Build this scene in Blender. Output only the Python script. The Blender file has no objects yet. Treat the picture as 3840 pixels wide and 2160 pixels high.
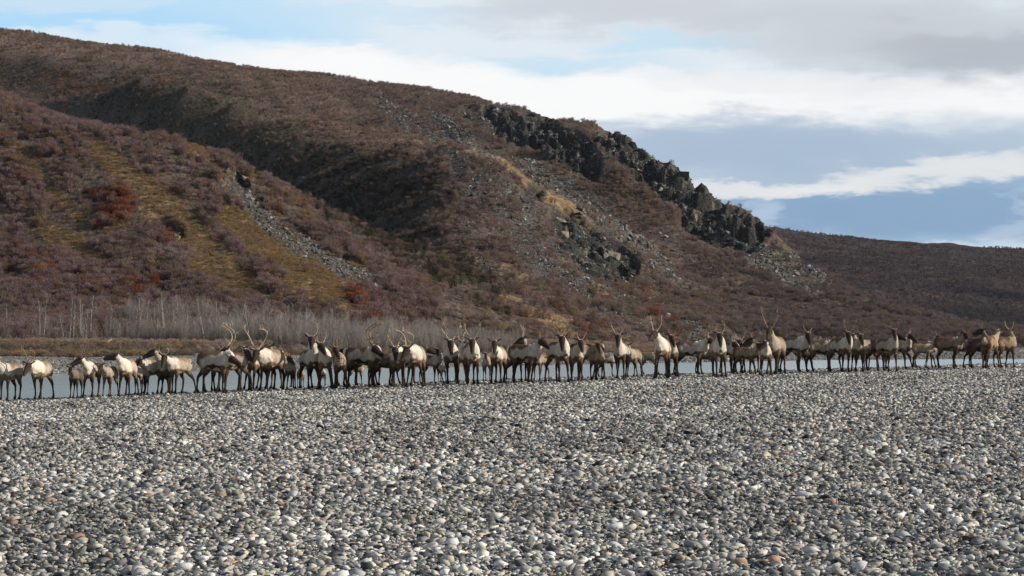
import bpy, math, random
import numpy as np
from math import sin, cos, pi, radians
from mathutils import Vector, Matrix

scene = bpy.context.scene
COL = scene.collection

# ------------------------------------------------------------------ camera, sky, sun, exposure
FPX, CX, CY, HZ, CAMZ = 9600.0, 1920.0, 1080.0, 1225.0, 2.1
PITCH = math.atan((HZ - CY) / FPX)
cam_d = bpy.data.cameras.new('camera')
cam = bpy.data.objects.new('camera', cam_d)
COL.objects.link(cam)
cam_d.sensor_width = 36.0
cam_d.lens = 36.0 * FPX / 3840.0
cam_d.clip_start, cam_d.clip_end = 0.5, 6000
cam.location = (0, 0, CAMZ)
cam.rotation_euler = (pi / 2 + PITCH, 0, 0)
scene.camera = cam
scene.view_settings.view_transform = 'Standard'
scene.view_settings.look = 'None'
scene.view_settings.exposure = 0.0
scene.view_settings.gamma = 1.0
scene.view_settings.use_curve_mapping = False
scene.cycles.max_bounces = 5
scene.cycles.diffuse_bounces = 3
scene.cycles.glossy_bounces = 2
scene.cycles.transparent_max_bounces = 4

SUN_EL, SUN_AZ = radians(24), radians(94)          # azimuth from +Y (view) towards +X (picture right)
sun_d = bpy.data.lights.new('sun', 'SUN')
sun_d.energy = 5.0
sun_d.angle = radians(0.6)
sun_d.color = (1.0, 0.90, 0.76)
sun = bpy.data.objects.new('sun', sun_d)
COL.objects.link(sun)
sdir = Vector((sin(SUN_AZ) * cos(SUN_EL), cos(SUN_AZ) * cos(SUN_EL), sin(SUN_EL)))
sun.rotation_euler = sdir.to_track_quat('Z', 'Y').to_euler()

def lin(c):
    return tuple(((v / 255.0) / 12.92 if v / 255.0 <= 0.04045 else ((v / 255.0 + 0.055) / 1.055) ** 2.4) for v in c)

class NT:
    """tiny node-tree writer"""
    def __init__(s, tree):
        s.t = tree; tree.nodes.clear()
    def n(s, typ, **kw):
        nd = s.t.nodes.new(typ)
        for k, v in kw.items():
            setattr(nd, k, v)
        return nd
    def l(s, a, b):
        s.t.links.new(a, b)
    def put(s, sock, v):
        if isinstance(v, bpy.types.NodeSocket): s.l(v, sock)
        else: sock.default_value = v
    def m(s, op, a, b=0.0, c=None, clamp=False):
        nd = s.n('ShaderNodeMath', operation=op, use_clamp=clamp)
        s.put(nd.inputs[0], a); s.put(nd.inputs[1], b)
        if c is not None: s.put(nd.inputs[2], c)
        return nd.outputs[0]
    def mix(s, f, a, b, blend='MIX'):
        nd = s.n('ShaderNodeMix', data_type='RGBA', blend_type=blend)
        s.put(nd.inputs[0], f)
        for i, v in ((6, a), (7, b)):
            if isinstance(v, bpy.types.NodeSocket): s.l(v, nd.inputs[i])
            else: nd.inputs[i].default_value = (*v[:3], 1)
        return nd.outputs[2]
    def ramp(s, f, stops, interp='LINEAR'):
        nd = s.n('ShaderNodeValToRGB'); s.put(nd.inputs[0], f)
        cr = nd.color_ramp; cr.interpolation = interp
        while len(cr.elements) < len(stops): cr.elements.new(0.5)
        for e, (p, c) in zip(cr.elements, stops):
            e.position = p
            e.color = (c, c, c, 1) if isinstance(c, (int, float)) else (*c, 1)
        return nd.outputs[0]
    def noise(s, vec, scale, detail=3, rough=0.5, dist=0.0, out=0):
        nd = s.n('ShaderNodeTexNoise')
        if vec is not None: s.l(vec, nd.inputs['Vector'])
        nd.inputs['Scale'].default_value = scale; nd.inputs['Detail'].default_value = detail
        nd.inputs['Roughness'].default_value = rough; nd.inputs['Distortion'].default_value = dist
        return nd.outputs[out]
    def mapping(s, vec, scale=(1, 1, 1), rot=(0, 0, 0), loc=(0, 0, 0)):
        nd = s.n('ShaderNodeMapping'); s.l(vec, nd.inputs[0])
        nd.inputs['Scale'].default_value = scale; nd.inputs['Rotation'].default_value = rot; nd.inputs['Location'].default_value = loc
        return nd.outputs[0]

world = bpy.data.worlds.new('World')
scene.world = world
world.use_nodes = True
def build_world():
    w = NT(world.node_tree)
    out = w.n('ShaderNodeOutputWorld'); bg = w.n('ShaderNodeBackground')
    w.l(bg.outputs[0], out.inputs[0])
    tc = w.n('ShaderNodeTexCoord').outputs['Generated']
    sky = w.n('ShaderNodeTexSky', sky_type='NISHITA')
    sky.sun_disc = False; sky.sun_elevation = SUN_EL; sky.sun_rotation = SUN_AZ
    sky.air_density = 1.0; sky.dust_density = 0.6; sky.ozone_density = 1.2
    skyc = w.mix(1.0, sky.outputs[0], (0.085, 0.085, 0.085), 'MULTIPLY')
    sep = w.n('ShaderNodeSeparateXYZ'); w.l(tc, sep.inputs[0])
    X, Y, Z = sep.outputs
    az = w.m('ARCTAN2', X, Y)
    el = w.m('ARCSINE', Z)
    # cloud sheet seen edge-on: stretch the noise along the horizon
    st = w.mapping(tc, scale=(1, 1, 4.5))
    wn = w.noise(st, 5.0, 5, 0.55, 0.4)
    wn2 = w.noise(w.mapping(tc, scale=(1, 1, 5), loc=(7, 3, 1)), 14.0, 6, 0.6, 0.3)
    fine = w.noise(w.mapping(tc, scale=(1, 1, 3.2), rot=(0, 0.05, 0), loc=(2, 9, 4)), 38.0, 7, 0.62, 0.2)
    U = w.m('ADD', w.m('MULTIPLY', az, 9600.0), 1920.0)
    U = w.m('ADD', U, w.m('MULTIPLY', w.m('SUBTRACT', wn2, 0.5), 620.0))
    V = w.m('SUBTRACT', 1225.0, w.m('MULTIPLY', el, 9600.0))
    V = w.m('ADD', V, w.m('MULTIPLY', w.m('SUBTRACT', fine, 0.5), 150.0))
    V = w.m('ADD', V, w.m('MULTIPLY', w.m('SUBTRACT', wn2, 0.5), 190.0))
    # the general partly clouded sky
    cov = w.ramp(wn, [(0.44, 0.0), (0.66, 1.0)])
    cloud = w.mix(fine, lin((140, 150, 166)), lin((214, 218, 224)))
    c = w.mix(w.m('MULTIPLY', cov, 0.85), skyc, cloud)
    def blob(cx, cy, rx, ry, slope, soft, gain=1.0):
        """soft ellipse, centre/radii as angles; slope = tilt along the horizon"""
        dx = w.m('DIVIDE', w.m('SUBTRACT', U, float(cx)), float(rx))
        vy = w.m('ADD', w.m('SUBTRACT', V, float(cy)), w.m('MULTIPLY', w.m('SUBTRACT', U, float(cx)), float(slope)))
        dy = w.m('DIVIDE', vy, float(ry))
        r = w.m('ADD', w.m('POWER', w.m('ABSOLUTE', dx), 2.0), w.m('POWER', w.m('ABSOLUTE', dy), 2.0))
        g = w.m('MULTIPLY', w.m('SUBTRACT', 1.0 + soft, r), 1.0 / (2 * soft), clamp=True)
        g = w.m('MULTIPLY', w.m('MULTIPLY', g, g), w.m('SUBTRACT', 3.0, w.m('MULTIPLY', g, 2.0)))
        return w.m('MULTIPLY', g, gain, clamp=True)
    for col, a in CLOUDS:
        c = w.mix(blob(*a), c, lin(col))
    # faint overall mottling of the cloud sheet
    c = w.mix(0.05, c, w.mix(fine, lin((150, 170, 195)), lin((255, 255, 255))), 'MIX')
    w.l(c, bg.inputs[0])
    bg.inputs[1].default_value = 1.0
# colour, (azimuth and height of centre, half widths, tilt, softness, strength); 9600 units = one radian
CLOUDS = [
    ((230, 240, 248), (1900, 350, 3600, 950, 0.0, 0.8, 0.95)),
    ((172, 220, 252), (150, 60, 1000, 130, 0.0, 0.95, 0.95)),
    ((212, 230, 245), (300, 20, 500, 45, 0.05, 0.9, 0.7)),
    ((228, 239, 248), (500, 175, 1300, 50, 0.02, 0.95, 0.8)),
    ((184, 224, 250), (950, 150, 420, 55, 0.03, 0.95, 0.7)),
    ((198, 228, 247), (1400, 60, 900, 35, -0.02, 0.95, 0.5)),
    ((190, 226, 247), (1750, 265, 700, 42, 0.05, 0.95, 0.65)),
    ((190, 226, 247), (2500, 165, 320, 32, 0.03, 0.95, 0.7)),
    ((255, 255, 255), (1700, 325, 950, 95, -0.15, 0.9, 1.0)),
    ((254, 254, 254), (2500, 385, 1100, 95, 0.0, 0.9, 1.0)),
    ((252, 252, 252), (3500, 410, 900, 100, 0.02, 0.9, .95)),
    ((206, 210, 218), (2450, 40, 700, 85, 0.02, 0.95, 0.9)),
    ((198, 202, 210), (3500, 170, 750, 150, -0.06, 0.95, 0.85)),
    ((178, 183, 193), (3750, 215, 460, 70, -0.04, 0.95, 0.8)),
    ((238, 240, 243), (3000, 330, 500, 60, -0.05, 0.95, 0.7)),
    ((184, 201, 219), (3300, 605, 1500, 150, 0.0, 0.95, 0.9)),
    ((158, 181, 206), (2800, 550, 700, 95, -0.03, 0.95, 0.7)),
    ((168, 189, 211), (3300, 600, 700, 80, 0.04, 0.95, 0.6)),
    ((144, 174, 204), (3400, 810, 1500, 135, 0.0, 0.8, 0.95)),
    ((130, 163, 197), (3300, 795, 800, 75, 0.02, 0.95, 0.8)),
    ((236, 236, 236), (2820, 708, 400, 34, 0.03, 0.95, 0.82)),
    ((240, 240, 238), (3500, 668, 640, 44, 0.06, 0.95, 0.78)),
    ((178, 198, 220), (3780, 850, 200, 70, 0.45, 0.95, 0.75)),
    ((188, 206, 226), (2880, 800, 70, 48, 0.0, 0.95, 0.7)),
    ((200, 216, 231), (3500, 945, 900, 30, 0.0, 0.95, 0.85)),
]
build_world()

# ------------------------------------------------------------------ helpers
def P(px, py, d):
    """the world point at forward distance d (m) seen in direction (px, py) of the photograph"""
    cx, cy = (px - CX) / FPX, (CY - py) / FPX
    dy = cos(PITCH) - cy * sin(PITCH); dz = sin(PITCH) + cy * cos(PITCH)
    k = d / dy
    return (cx * k, d, CAMZ + dz * k)
def proj(p):
    """world points (n,3) -> photograph position"""
    x, y, z = p[:, 0], p[:, 1], p[:, 2] - CAMZ
    f = y * cos(PITCH) + z * sin(PITCH); u = -y * sin(PITCH) + z * cos(PITCH)
    return CX + FPX * x / f, CY - FPX * u / f

_rs = np.random.RandomState(5)
_perm = np.concatenate([_rs.permutation(256)] * 3)
_g2 = np.stack([np.cos(np.arange(256) * 2 * pi / 256), np.sin(np.arange(256) * 2 * pi / 256)], 1)
def pnoise(x, y, seed=0):
    x = np.asarray(x, float) + seed * 17.31; y = np.asarray(y, float) + seed * 9.77
    xi = np.floor(x).astype(int); yi = np.floor(y).astype(int)
    xf, yf = x - xi, y - yi
    xi &= 255; yi &= 255
    u = xf * xf * xf * (xf * (xf * 6 - 15) + 10); v = yf * yf * yf * (yf * (yf * 6 - 15) + 10)
    def g(i, j):
        h = _perm[_perm[(xi + i) & 255] + ((yi + j) & 255)]
        gr = _g2[h]
        return gr[..., 0] * (xf - i) + gr[..., 1] * (yf - j)
    a = g(0, 0) + u * (g(1, 0) - g(0, 0)); b = g(0, 1) + u * (g(1, 1) - g(0, 1))
    return (a + v * (b - a)) * 1.5
def fbm(x, y, octv=4, seed=0, gain=0.5):
    s = 0; a = 1; t = 0
    for o in range(octv):
        s = s + a * pnoise(x * 2 ** o, y * 2 ** o, seed + o); t += a; a *= gain
    return s / t
def ss(a, b, x):
    t = np.clip((x - a) / (b - a), 0, 1); return t * t * (3 - 2 * t)

def tag(o, label=None, cat=None, group=None, kind=None):
    if label: o['label'] = label
    if cat: o['category'] = cat
    if group: o['group'] = group
    if kind: o['kind'] = kind
    return o
def mesh_obj(name, verts, faces, mat=None, parent=None, smooth=True, link=True):
    me = bpy.data.meshes.new(name)
    verts = np.asarray(verts, dtype=np.float32)
    if isinstance(faces, np.ndarray) and faces.ndim == 2:
        n, k = faces.shape
        me.vertices.add(len(verts)); me.vertices.foreach_set('co', verts.ravel())
        me.loops.add(n * k); me.loops.foreach_set('vertex_index', faces.astype(np.int32).ravel())
        me.polygons.add(n); me.polygons.foreach_set('loop_start', np.arange(0, n * k, k, dtype=np.int32))
        me.update(calc_edges=True)
    else:
        me.from_pydata([tuple(v) for v in verts], [], [tuple(f) for f in faces])
    if smooth: me.polygons.foreach_set('use_smooth', np.ones(len(me.polygons), dtype=bool))
    if mat: me.materials.append(mat)
    o = bpy.data.objects.new(name, me)
    if link: COL.objects.link(o)
    if parent: o.parent = parent
    return o
def set_col(me, name, cols):
    a = me.color_attributes.new(name, 'FLOAT_COLOR', 'POINT')
    c = np.ones((len(me.vertices), 4), dtype=np.float32); c[:, :3] = cols
    a.data.foreach_set('color', c.ravel())
def new_mat(name, rough=0.9, spec=0.2):
    m = bpy.data.materials.new(name); m.use_nodes = True
    t = NT(m.node_tree)
    out = t.n('ShaderNodeOutputMaterial'); b = t.n('ShaderNodeBsdfPrincipled')
    t.l(b.outputs[0], out.inputs[0])
    b.inputs['Roughness'].default_value = rough
    b.inputs['Specular IOR Level'].default_value = spec
    return m, t, b
def empty(name, loc=(0, 0, 0), rz=0.0):
    o = bpy.data.objects.new(name, None); COL.objects.link(o)
    o.location = loc; o.rotation_euler = (0, 0, rz); o.empty_display_size = 0.3
    return o
ICO = {}
def ico(sub):
    if sub not in ICO:
        import bmesh
        bm = bmesh.new(); bmesh.ops.create_icosphere(bm, subdivisions=sub, radius=1.0)
        v = np.array([x.co[:] for x in bm.verts]); f = np.array([[q.index for q in x.verts] for x in bm.faces])
        bm.free(); ICO[sub] = (v, f)
    return ICO[sub]
def rotz(a):
    return np.array([[cos(a), -sin(a), 0], [sin(a), cos(a), 0], [0, 0, 1.0]])
def rotx(a):
    return np.array([[1, 0, 0], [0, cos(a), -sin(a)], [0, sin(a), cos(a)]])
def roty(a):
    return np.array([[cos(a), 0, sin(a)], [0, 1, 0], [-sin(a), 0, cos(a)]])

def scatter(name, pts, rot, scale, idx, protos, tint=None, parent=None, label=None, cat=None):
    """ONE stuff object: copies of the proto meshes on a point cloud"""
    n = len(pts)
    me = bpy.data.meshes.new(name)
    me.vertices.add(n); me.vertices.foreach_set('co', np.asarray(pts, dtype=np.float32).ravel())
    def attr(nm, typ, key, arr):
        a = me.attributes.new(nm, typ, 'POINT'); a.data.foreach_set(key, np.ascontiguousarray(arr).ravel())
    attr('rot', 'FLOAT_VECTOR', 'vector', np.asarray(rot, dtype=np.float32))
    sc = np.asarray(scale, dtype=np.float32)
    if sc.ndim == 1: sc = np.repeat(sc[:, None], 3, 1)
    attr('scl', 'FLOAT_VECTOR', 'vector', sc)
    attr('idx', 'INT', 'value', np.asarray(idx, dtype=np.int32))
    if tint is not None: attr('tint', 'FLOAT_VECTOR', 'vector', np.asarray(tint, dtype=np.float32))
    o = bpy.data.objects.new(name, me); COL.objects.link(o)
    c = bpy.data.collections.new(name + '_kinds')
    for i, p in enumerate(protos):
        c.objects.link(p)
    ng = bpy.data.node_groups.new(name, 'GeometryNodeTree')
    ng.interface.new_socket('Geometry', in_out='INPUT', socket_type='NodeSocketGeometry')
    ng.interface.new_socket('Geometry', in_out='OUTPUT', socket_type='NodeSocketGeometry')
    t = NT(ng)
    gi = t.n('NodeGroupInput'); go = t.n('NodeGroupOutput')
    iop = t.n('GeometryNodeInstanceOnPoints'); ci = t.n('GeometryNodeCollectionInfo')
    ci.inputs['Collection'].default_value = c
    ci.inputs['Separate Children'].default_value = True
    ci.inputs['Reset Children'].default_value = True
    def na(nm, typ):
        k = t.n('GeometryNodeInputNamedAttribute', data_type=typ); k.inputs['Name'].default_value = nm
        return k.outputs[0]
    t.l(gi.outputs[0], iop.inputs['Points']); t.l(ci.outputs[0], iop.inputs['Instance'])
    iop.inputs['Pick Instance'].default_value = True
    t.l(na('idx', 'INT'), iop.inputs['Instance Index'])
    er = t.n('FunctionNodeEulerToRotation'); t.l(na('rot', 'FLOAT_VECTOR'), er.inputs[0])
    t.l(er.outputs[0], iop.inputs['Rotation'])
    t.l(na('scl', 'FLOAT_VECTOR'), iop.inputs['Scale'])
    t.l(iop.outputs[0], go.inputs[0])
    md = o.modifiers.new('scatter', 'NODES'); md.node_group = ng
    if parent: o.parent = parent
    tag(o, label, cat, None, 'stuff')
    return o

def mat_plain(name, c, rough=.6, var=.25, sc=20):
    m, t, b = new_mat(name, rough, .3)
    tc = t.n('ShaderNodeTexCoord').outputs['Object']
    n = t.noise(tc, sc, 3, .6)
    k = tuple(v * (1 - var) for v in c); k2 = tuple(v * (1 + var) for v in c)
    t.l(t.mix(n, k, k2), b.inputs[0])
    return m

def tube(path, rad, seg=8, up=(0, 0, 1), cap=True):
    """closed tube along path; rad = list of (side, normal) radii"""
    p = np.asarray(path, float); n = len(p)
    tg = np.gradient(p, axis=0); tg /= np.linalg.norm(tg, axis=1)[:, None] + 1e-9
    V, F = [], []
    for i in range(n):
        t = tg[i]
        s = np.cross(np.asarray(up, float), t)
        if np.linalg.norm(s) < .15: s = np.cross((0, 1, .01), t) if abs(t[1]) < .9 else np.array([1., 0, 0])
        s /= np.linalg.norm(s); q = np.cross(t, s)
        rs_, rn = rad[i] if isinstance(rad[i], tuple) else (rad[i], rad[i])
        for k in range(seg):
            a = 2 * pi * k / seg
            V.append(p[i] + s * rs_ * cos(a) + q * rn * sin(a))
    for i in range(n - 1):
        for k in range(seg):
            a, b = i * seg + k, i * seg + (k + 1) % seg
            F.append((a, b, b + seg, a + seg))
    if cap:
        F.append(tuple(range(seg - 1, -1, -1))); F.append(tuple((n - 1) * seg + k for k in range(seg)))
    return np.array(V), F
# ------------------------------------------------------------------ gravel bar, river, far bank
EX = np.array([-40, -20, -14.7, -8, -2, 6, 17, 34, 60.]); EY = np.array([62, 69.5, 74, 81, 87, 92, 97, 101, 106.])
def bar_plane(x, y):
    return 0.45 - 0.0018 * (y - 17) + 0.022 * x
def bar_z(x, y):
    x = np.asarray(x, float); y = np.asarray(y, float)
    xc = np.clip(x, -22, 26)
    z = -.055 + bar_plane(xc, np.clip(y, 5, 110)) + 0.05 * fbm(x / 9, y / 12, 3, 3) * ss(18, 26, y) * (1 - .7 * ss(60, 75, y)) + 0.012 * fbm(x / 1.6, y / 2.2, 3, 8)
    e = y - np.interp(x, EX, EY) - 0.5 * pnoise(x / 3.0, y * 0 + 2.5, 4)
    return z - ss(0, 5.5, e) * (z + 0.7)
def mat_gravel(name, dark=1.0):
    m, t, b = new_mat(name, 0.85, 0.25)
    tc = t.n('ShaderNodeTexCoord').outputs['Object']
    vo = t.n('ShaderNodeTexVoronoi'); t.l(tc, vo.inputs['Vector']); vo.inputs['Scale'].default_value = 26
    sep = t.n('ShaderNodeSeparateColor'); t.l(vo.outputs['Color'], sep.inputs[0])
    c = t.ramp(sep.outputs[0], [(0, (.05 * dark, .052 * dark, .055 * dark)), (.5, (.17 * dark, .165 * dark, .155 * dark)), (1, (.36 * dark, .345 * dark, .32 * dark))])
    n = t.noise(tc, 0.35, 3)
    c = t.mix(t.ramp(n, [(.3, .25), (.7, 0.)]), c, (.10 * dark, .09 * dark, .08 * dark))
    t.l(c, b.inputs[0])
    bp = t.n('ShaderNodeBump'); bp.inputs['Strength'].default_value = 1.0; bp.inputs['Distance'].default_value = 0.03; bp.invert = True
    t.l(vo.outputs['Distance'], bp.inputs['Height']); t.l(bp.outputs[0], b.inputs['Normal'])
    return m
M_GRAVEL = mat_gravel('river_gravel', 0.6)
def grid(xs, ys, zf):
    X, Y = np.meshgrid(xs, ys)
    Z = zf(X, Y)
    v = np.stack([X, Y, Z], -1).reshape(-1, 3)
    ny, nx = X.shape
    i = np.arange(nx - 1)[None, :] + np.arange(ny - 1)[:, None] * nx
    f = np.stack([i, i + 1, i + 1 + nx, i + nx], -1).reshape(-1, 4)
    return v, f
v, f = grid(np.linspace(-45, 62, 260), np.linspace(-8, 112, 320), bar_z)
gravel_bar = tag(mesh_obj('gravel_bar', v, f, M_GRAVEL), kind='structure')

# stones -----------------------------------------------------------
def mat_stone(patch):
    m, t, b = new_mat('river_stone', 0.8, 0.25)
    at = t.n('ShaderNodeVertexColor', layer_name='col').outputs[0]
    tc = t.n('ShaderNodeTexCoord').outputs['Object']
    n = t.noise(tc, 38.0, 4, 0.6); n2 = t.noise(tc, 160.0, 2, 0.6)
    k = t.m('ADD', t.m('MULTIPLY', n, 0.5), t.m('ADD', t.m('MULTIPLY', n2, 0.25), 0.62))
    mm = t.n('ShaderNodeMix', data_type='RGBA', blend_type='MULTIPLY'); mm.inputs[0].default_value = 1
    t.l(at, mm.inputs[6]); t.l(k, mm.inputs[7])
    if patch:
        ti = t.n('ShaderNodeAttribute', attribute_type='INSTANCER', attribute_name='tint').outputs['Color']
        m2 = t.n('ShaderNodeMix', data_type='RGBA', blend_type='MULTIPLY'); m2.inputs[0].default_value = 1
        t.l(mm.outputs[2], m2.inputs[6]); t.l(ti, m2.inputs[7]); t.l(m2.outputs[2], b.inputs[0])
    else: t.l(mm.outputs[2], b.inputs[0])
    bp = t.n('ShaderNodeBump'); bp.inputs['Strength'].default_value = 0.35; bp.inputs['Distance'].default_value = 0.01
    t.l(n, bp.inputs['Height']); t.l(bp.outputs[0], b.inputs['Normal'])
    return m
M_STONE = mat_stone(True); M_STONE1 = mat_stone(False)
PAL = np.array([(.60, .575, .53), (.48, .455, .41), (.36, .345, .31), (.27, .265, .25), (.19, .19, .19), (.12, .122, .125), (.07, .073, .078), (.04, .042, .046),
                (.47, .39, .29), (.32, .21, .14), (.19, .115, .09), (.27, .29, .265), (.70, .68, .635), (.41, .365, .30)])
PAL = np.clip(PAL * 1.06 * np.array([.985, 1.0, 1.03]), 0, .60)
PW = np.array([9, 13, 13, 12, 12, 12, 11, 8, 5, 2, 1.6, 6, 3.5, 8.]); PW /= PW.sum()
def stone_shape(rs, sub):
    v, f = ico(sub)
    v = v.copy()
    a = rs.uniform(.45, 1.0); c = rs.uniform(.24, .62) * a ** .5
    k = rs.uniform(2.0, 6.0)                              # rounded box to ellipsoid
    r = (np.abs(v[:, 0]) ** k + np.abs(v[:, 1]) ** k + np.abs(v[:, 2]) ** k) ** (-1 / k)
    v *= r[:, None]
    for _ in range(5):                                    # flatten worn facets
        d = rs.normal(size=3); d /= np.linalg.norm(d)
        h = rs.uniform(.5, .9); p = v @ d
        v -= np.where(p > h, (p - h) * .95, 0)[:, None] * d
    v *= 1 + .06 * np.sin(v @ rs.normal(size=3) * 2.6 + rs.uniform(0, 6))[:, None]
    return v * np.array([1, a, c]), f
def stone_tile(name, size, n, rs, sub, smin, smax, med):
    V, F, C = [], [], []
    off = 0
    sizes = np.sort(np.clip(med * np.exp(rs.normal(0, .55, n)), smin, smax))[::-1]
    for i in range(n):
        s = sizes[i] / 2
        v, f = stone_shape(rs, sub if s > .016 else 0)
        tilt = rs.normal(0, .30)
        R = rotz(rs.uniform(0, 2 * pi)) @ rotx(tilt) @ roty(rs.normal(0, .28))
        v = (v @ R.T) * s
        lay = rs.uniform(0, 1)
        z = -v[:, 2].min() * rs.uniform(.35, .95) + lay * .024 - .010
        v = v + np.array([rs.uniform(-.5, .5) * size, rs.uniform(-.5, .5) * size, z])
        c = PAL[rs.choice(len(PAL), p=PW)] * rs.uniform(.75, 1.22)
        V.append(v); F.append(f + off); C.append(np.tile(c, (len(v), 1))); off += len(v)
    o = mesh_obj(name, np.concatenate(V), np.concatenate(F), M_STONE, link=False)
    set_col(o.data, 'col', np.clip(np.concatenate(C), 0, .85))
    return o
def bar_tiles(name, ts, n, sub, rows, nv, seed, sm, med, dens, label, margin=1.5, zf=bar_z, par=None, inside=None):
    rs = np.random.RandomState(seed)
    protos = [stone_tile('%s_%02d' % (name, k), ts * 1.12, n, rs, sub, sm[0], sm[1], med) for k in range(nv)]
    pts, rot = [], []
    y0, y1 = rows
    y = y0
    while y < y1:
        xw = 0.2 * y + margin + .06 * y
        for x in np.arange(-xw, xw + ts, ts):
            jx, jy = x + rs.uniform(-.1, .1) * ts, y + rs.uniform(-.1, .1) * ts
            if inside is not None and not inside(jx, jy): continue
            h = float(zf(jx, jy)); hx = float(zf(jx + ts / 2, jy) - zf(jx - ts / 2, jy)) / ts; hy = float(zf(jx, jy + ts / 2) - zf(jx, jy - ts / 2)) / ts
            a = rs.randint(4) * pi / 2 + rs.uniform(-.15, .15)
            M = Vector((-hx, -hy, 1)).normalized().to_track_quat('Z', 'Y').to_matrix() 
            e = (M @ Matrix.Rotation(a, 3, 'Z')).to_euler()
            pts.append((jx, jy, h)); rot.append(tuple(e))
        y += ts
    return scatter(name, pts, rot, rs.uniform(.95, 1.08, len(pts)), rs.randint(0, nv, len(pts)), protos, parent=par, label=label)
on_bar = lambda x, y: y < np.interp(x, EX, EY) + 3.2
def cobbles():
    # all cobbles of the bar in one stuff part: near and far tiles live in one point cloud
    rs = np.random.RandomState(11)
    specs = [(1.3, 3300, 1, (14.5, 27.0), 4, (.012, .13), .030),
             (1.6, 3600, 0, (27.0, 46.0), 4, (.018, .145), .035),
             (1.9, 3300, 0, (46.0, 104.0), 6, (.024, .14), .041)]
    protos, pts, rot, idx, scl = [], [], [], [], []
    for (ts, n, sub, rows, nv, sm, med) in specs:
        base = len(protos)
        for k in range(nv):
            protos.append(stone_tile('cobble_patch_%02d' % len(protos), ts * 1.14, n, rs, sub, sm[0], sm[1], med))
        y = rows[0] + ts / 2
        while y < rows[1] + ts / 2:
            xw = .235 * y + 1.6
            for x in np.arange(-xw, xw + ts, ts):
                jx, jy = x + rs.uniform(-.06, .06) * ts, y + rs.uniform(-.06, .06) * ts
                if jy > np.interp(jx, EX, EY) - .4: continue
                h = float(bar_z(jx, jy)); hx = float(bar_z(jx + ts / 2, jy) - bar_z(jx - ts / 2, jy)) / ts; hy = float(bar_z(jx, jy + ts / 2) - bar_z(jx, jy - ts / 2)) / ts
                a = rs.randint(4) * pi / 2 + rs.uniform(-.12, .12)
                q = Vector((0, 0, 1)).rotation_difference(Vector((-hx, -hy, 1)).normalized())
                e = (q.to_matrix() @ Matrix.Rotation(a, 3, 'Z')).to_euler()
                pts.append((jx, jy, h)); rot.append(tuple(e)); idx.append(base + rs.randint(nv)); scl.append(1.0 + .12 * float(pnoise(jx / 4, jy / 7, 15)))
            y += ts
    pa = np.array(pts); g = 1.0 + .55 * fbm(pa[:, 0] / 3.2, pa[:, 1] / 6.5, 3, 19)
    wet = ss(-2.6, 0, pa[:, 1] - np.interp(pa[:, 0], EX, EY))
    g = np.clip(g, .7, 1.3) * (1 - .35 * wet)
    return scatter('cobbles', pts, rot, scl, idx, protos, tint=np.stack([g * 1.01, g, g * .98], 1), parent=gravel_bar)
cobbles()
# the 300 largest single stones
def big_stones():
    rs = np.random.RandomState(23)
    meshes = []
    for k in range(16):
        v, f = stone_shape(rs, 2)
        v = v * (1 + .05 * fbm(v[:, 0] * 1.7 + k, v[:, 1] * 1.7 + v[:, 2], 3, k))[:, None]
        o = mesh_obj('stone', v, f, M_STONE1, link=False)
        c = PAL[[0, 1, 12, 3, 5, 0, 2, 11, 1, 6, 12, 8, 3, 1, 13, 4][k]] * rs.uniform(.85, 1.15)
        set_col(o.data, 'col', np.tile(c, (len(v), 1)))
        meshes.append(o.data); bpy.data.objects.remove(o)
    placed = []
    while len(placed) < 300:
        y = 15.5 + 27 * rs.uniform() ** 1.5
        x = rs.uniform(-.21, .21) * y
        r = .038 * math.exp(rs.normal(.22, .30)) * (1.0 + .3 * (y > 26)); r = min(r, .10)
        if any((x - a) ** 2 + (y - b) ** 2 < (r + c) ** 2 * 1.1 for a, b, c in placed): continue
        placed.append((x, y, r))
        o = bpy.data.objects.new('stone', meshes[rs.randint(16)]); COL.objects.link(o)
        o.parent = gravel_bar
        o.location = (x, y, float(bar_z(x, y)) + .026 + r * .12)
        o.rotation_euler = (rs.normal(0, .18), rs.normal(0, .18), rs.uniform(0, 6.28))
        o.scale = (r, r, r)
big_stones()

# river ------------------------------------------------------------
def mat_water():
    m, t, b = new_mat('glacial_water', 0.18, 0.5)
    tc = t.n('ShaderNodeTexCoord').outputs['Object']
    n = t.noise(t.mapping(tc, scale=(.5, 1.1, 1)), 1.3, 6, .66, .5)
    big = t.noise(t.mapping(tc, scale=(.05, .25, 1)), 1.0, 3)
    t.l(t.mix(big, (.29, .39, .42), (.41, .51, .53)), b.inputs[0])
    b.inputs['IOR'].default_value = 1.33
    bp = t.n('ShaderNodeBump'); bp.inputs['Strength'].default_value = .55; bp.inputs['Distance'].default_value = .10
    t.l(n, bp.inputs['Height']); t.l(bp.outputs[0], b.inputs['Normal'])
    return m
v, f = grid(np.linspace(-60, 90, 12), np.linspace(50, 190, 12), lambda X, Y: X * 0)
tag(mesh_obj('river', v, f, mat_water()), kind='structure')

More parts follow.
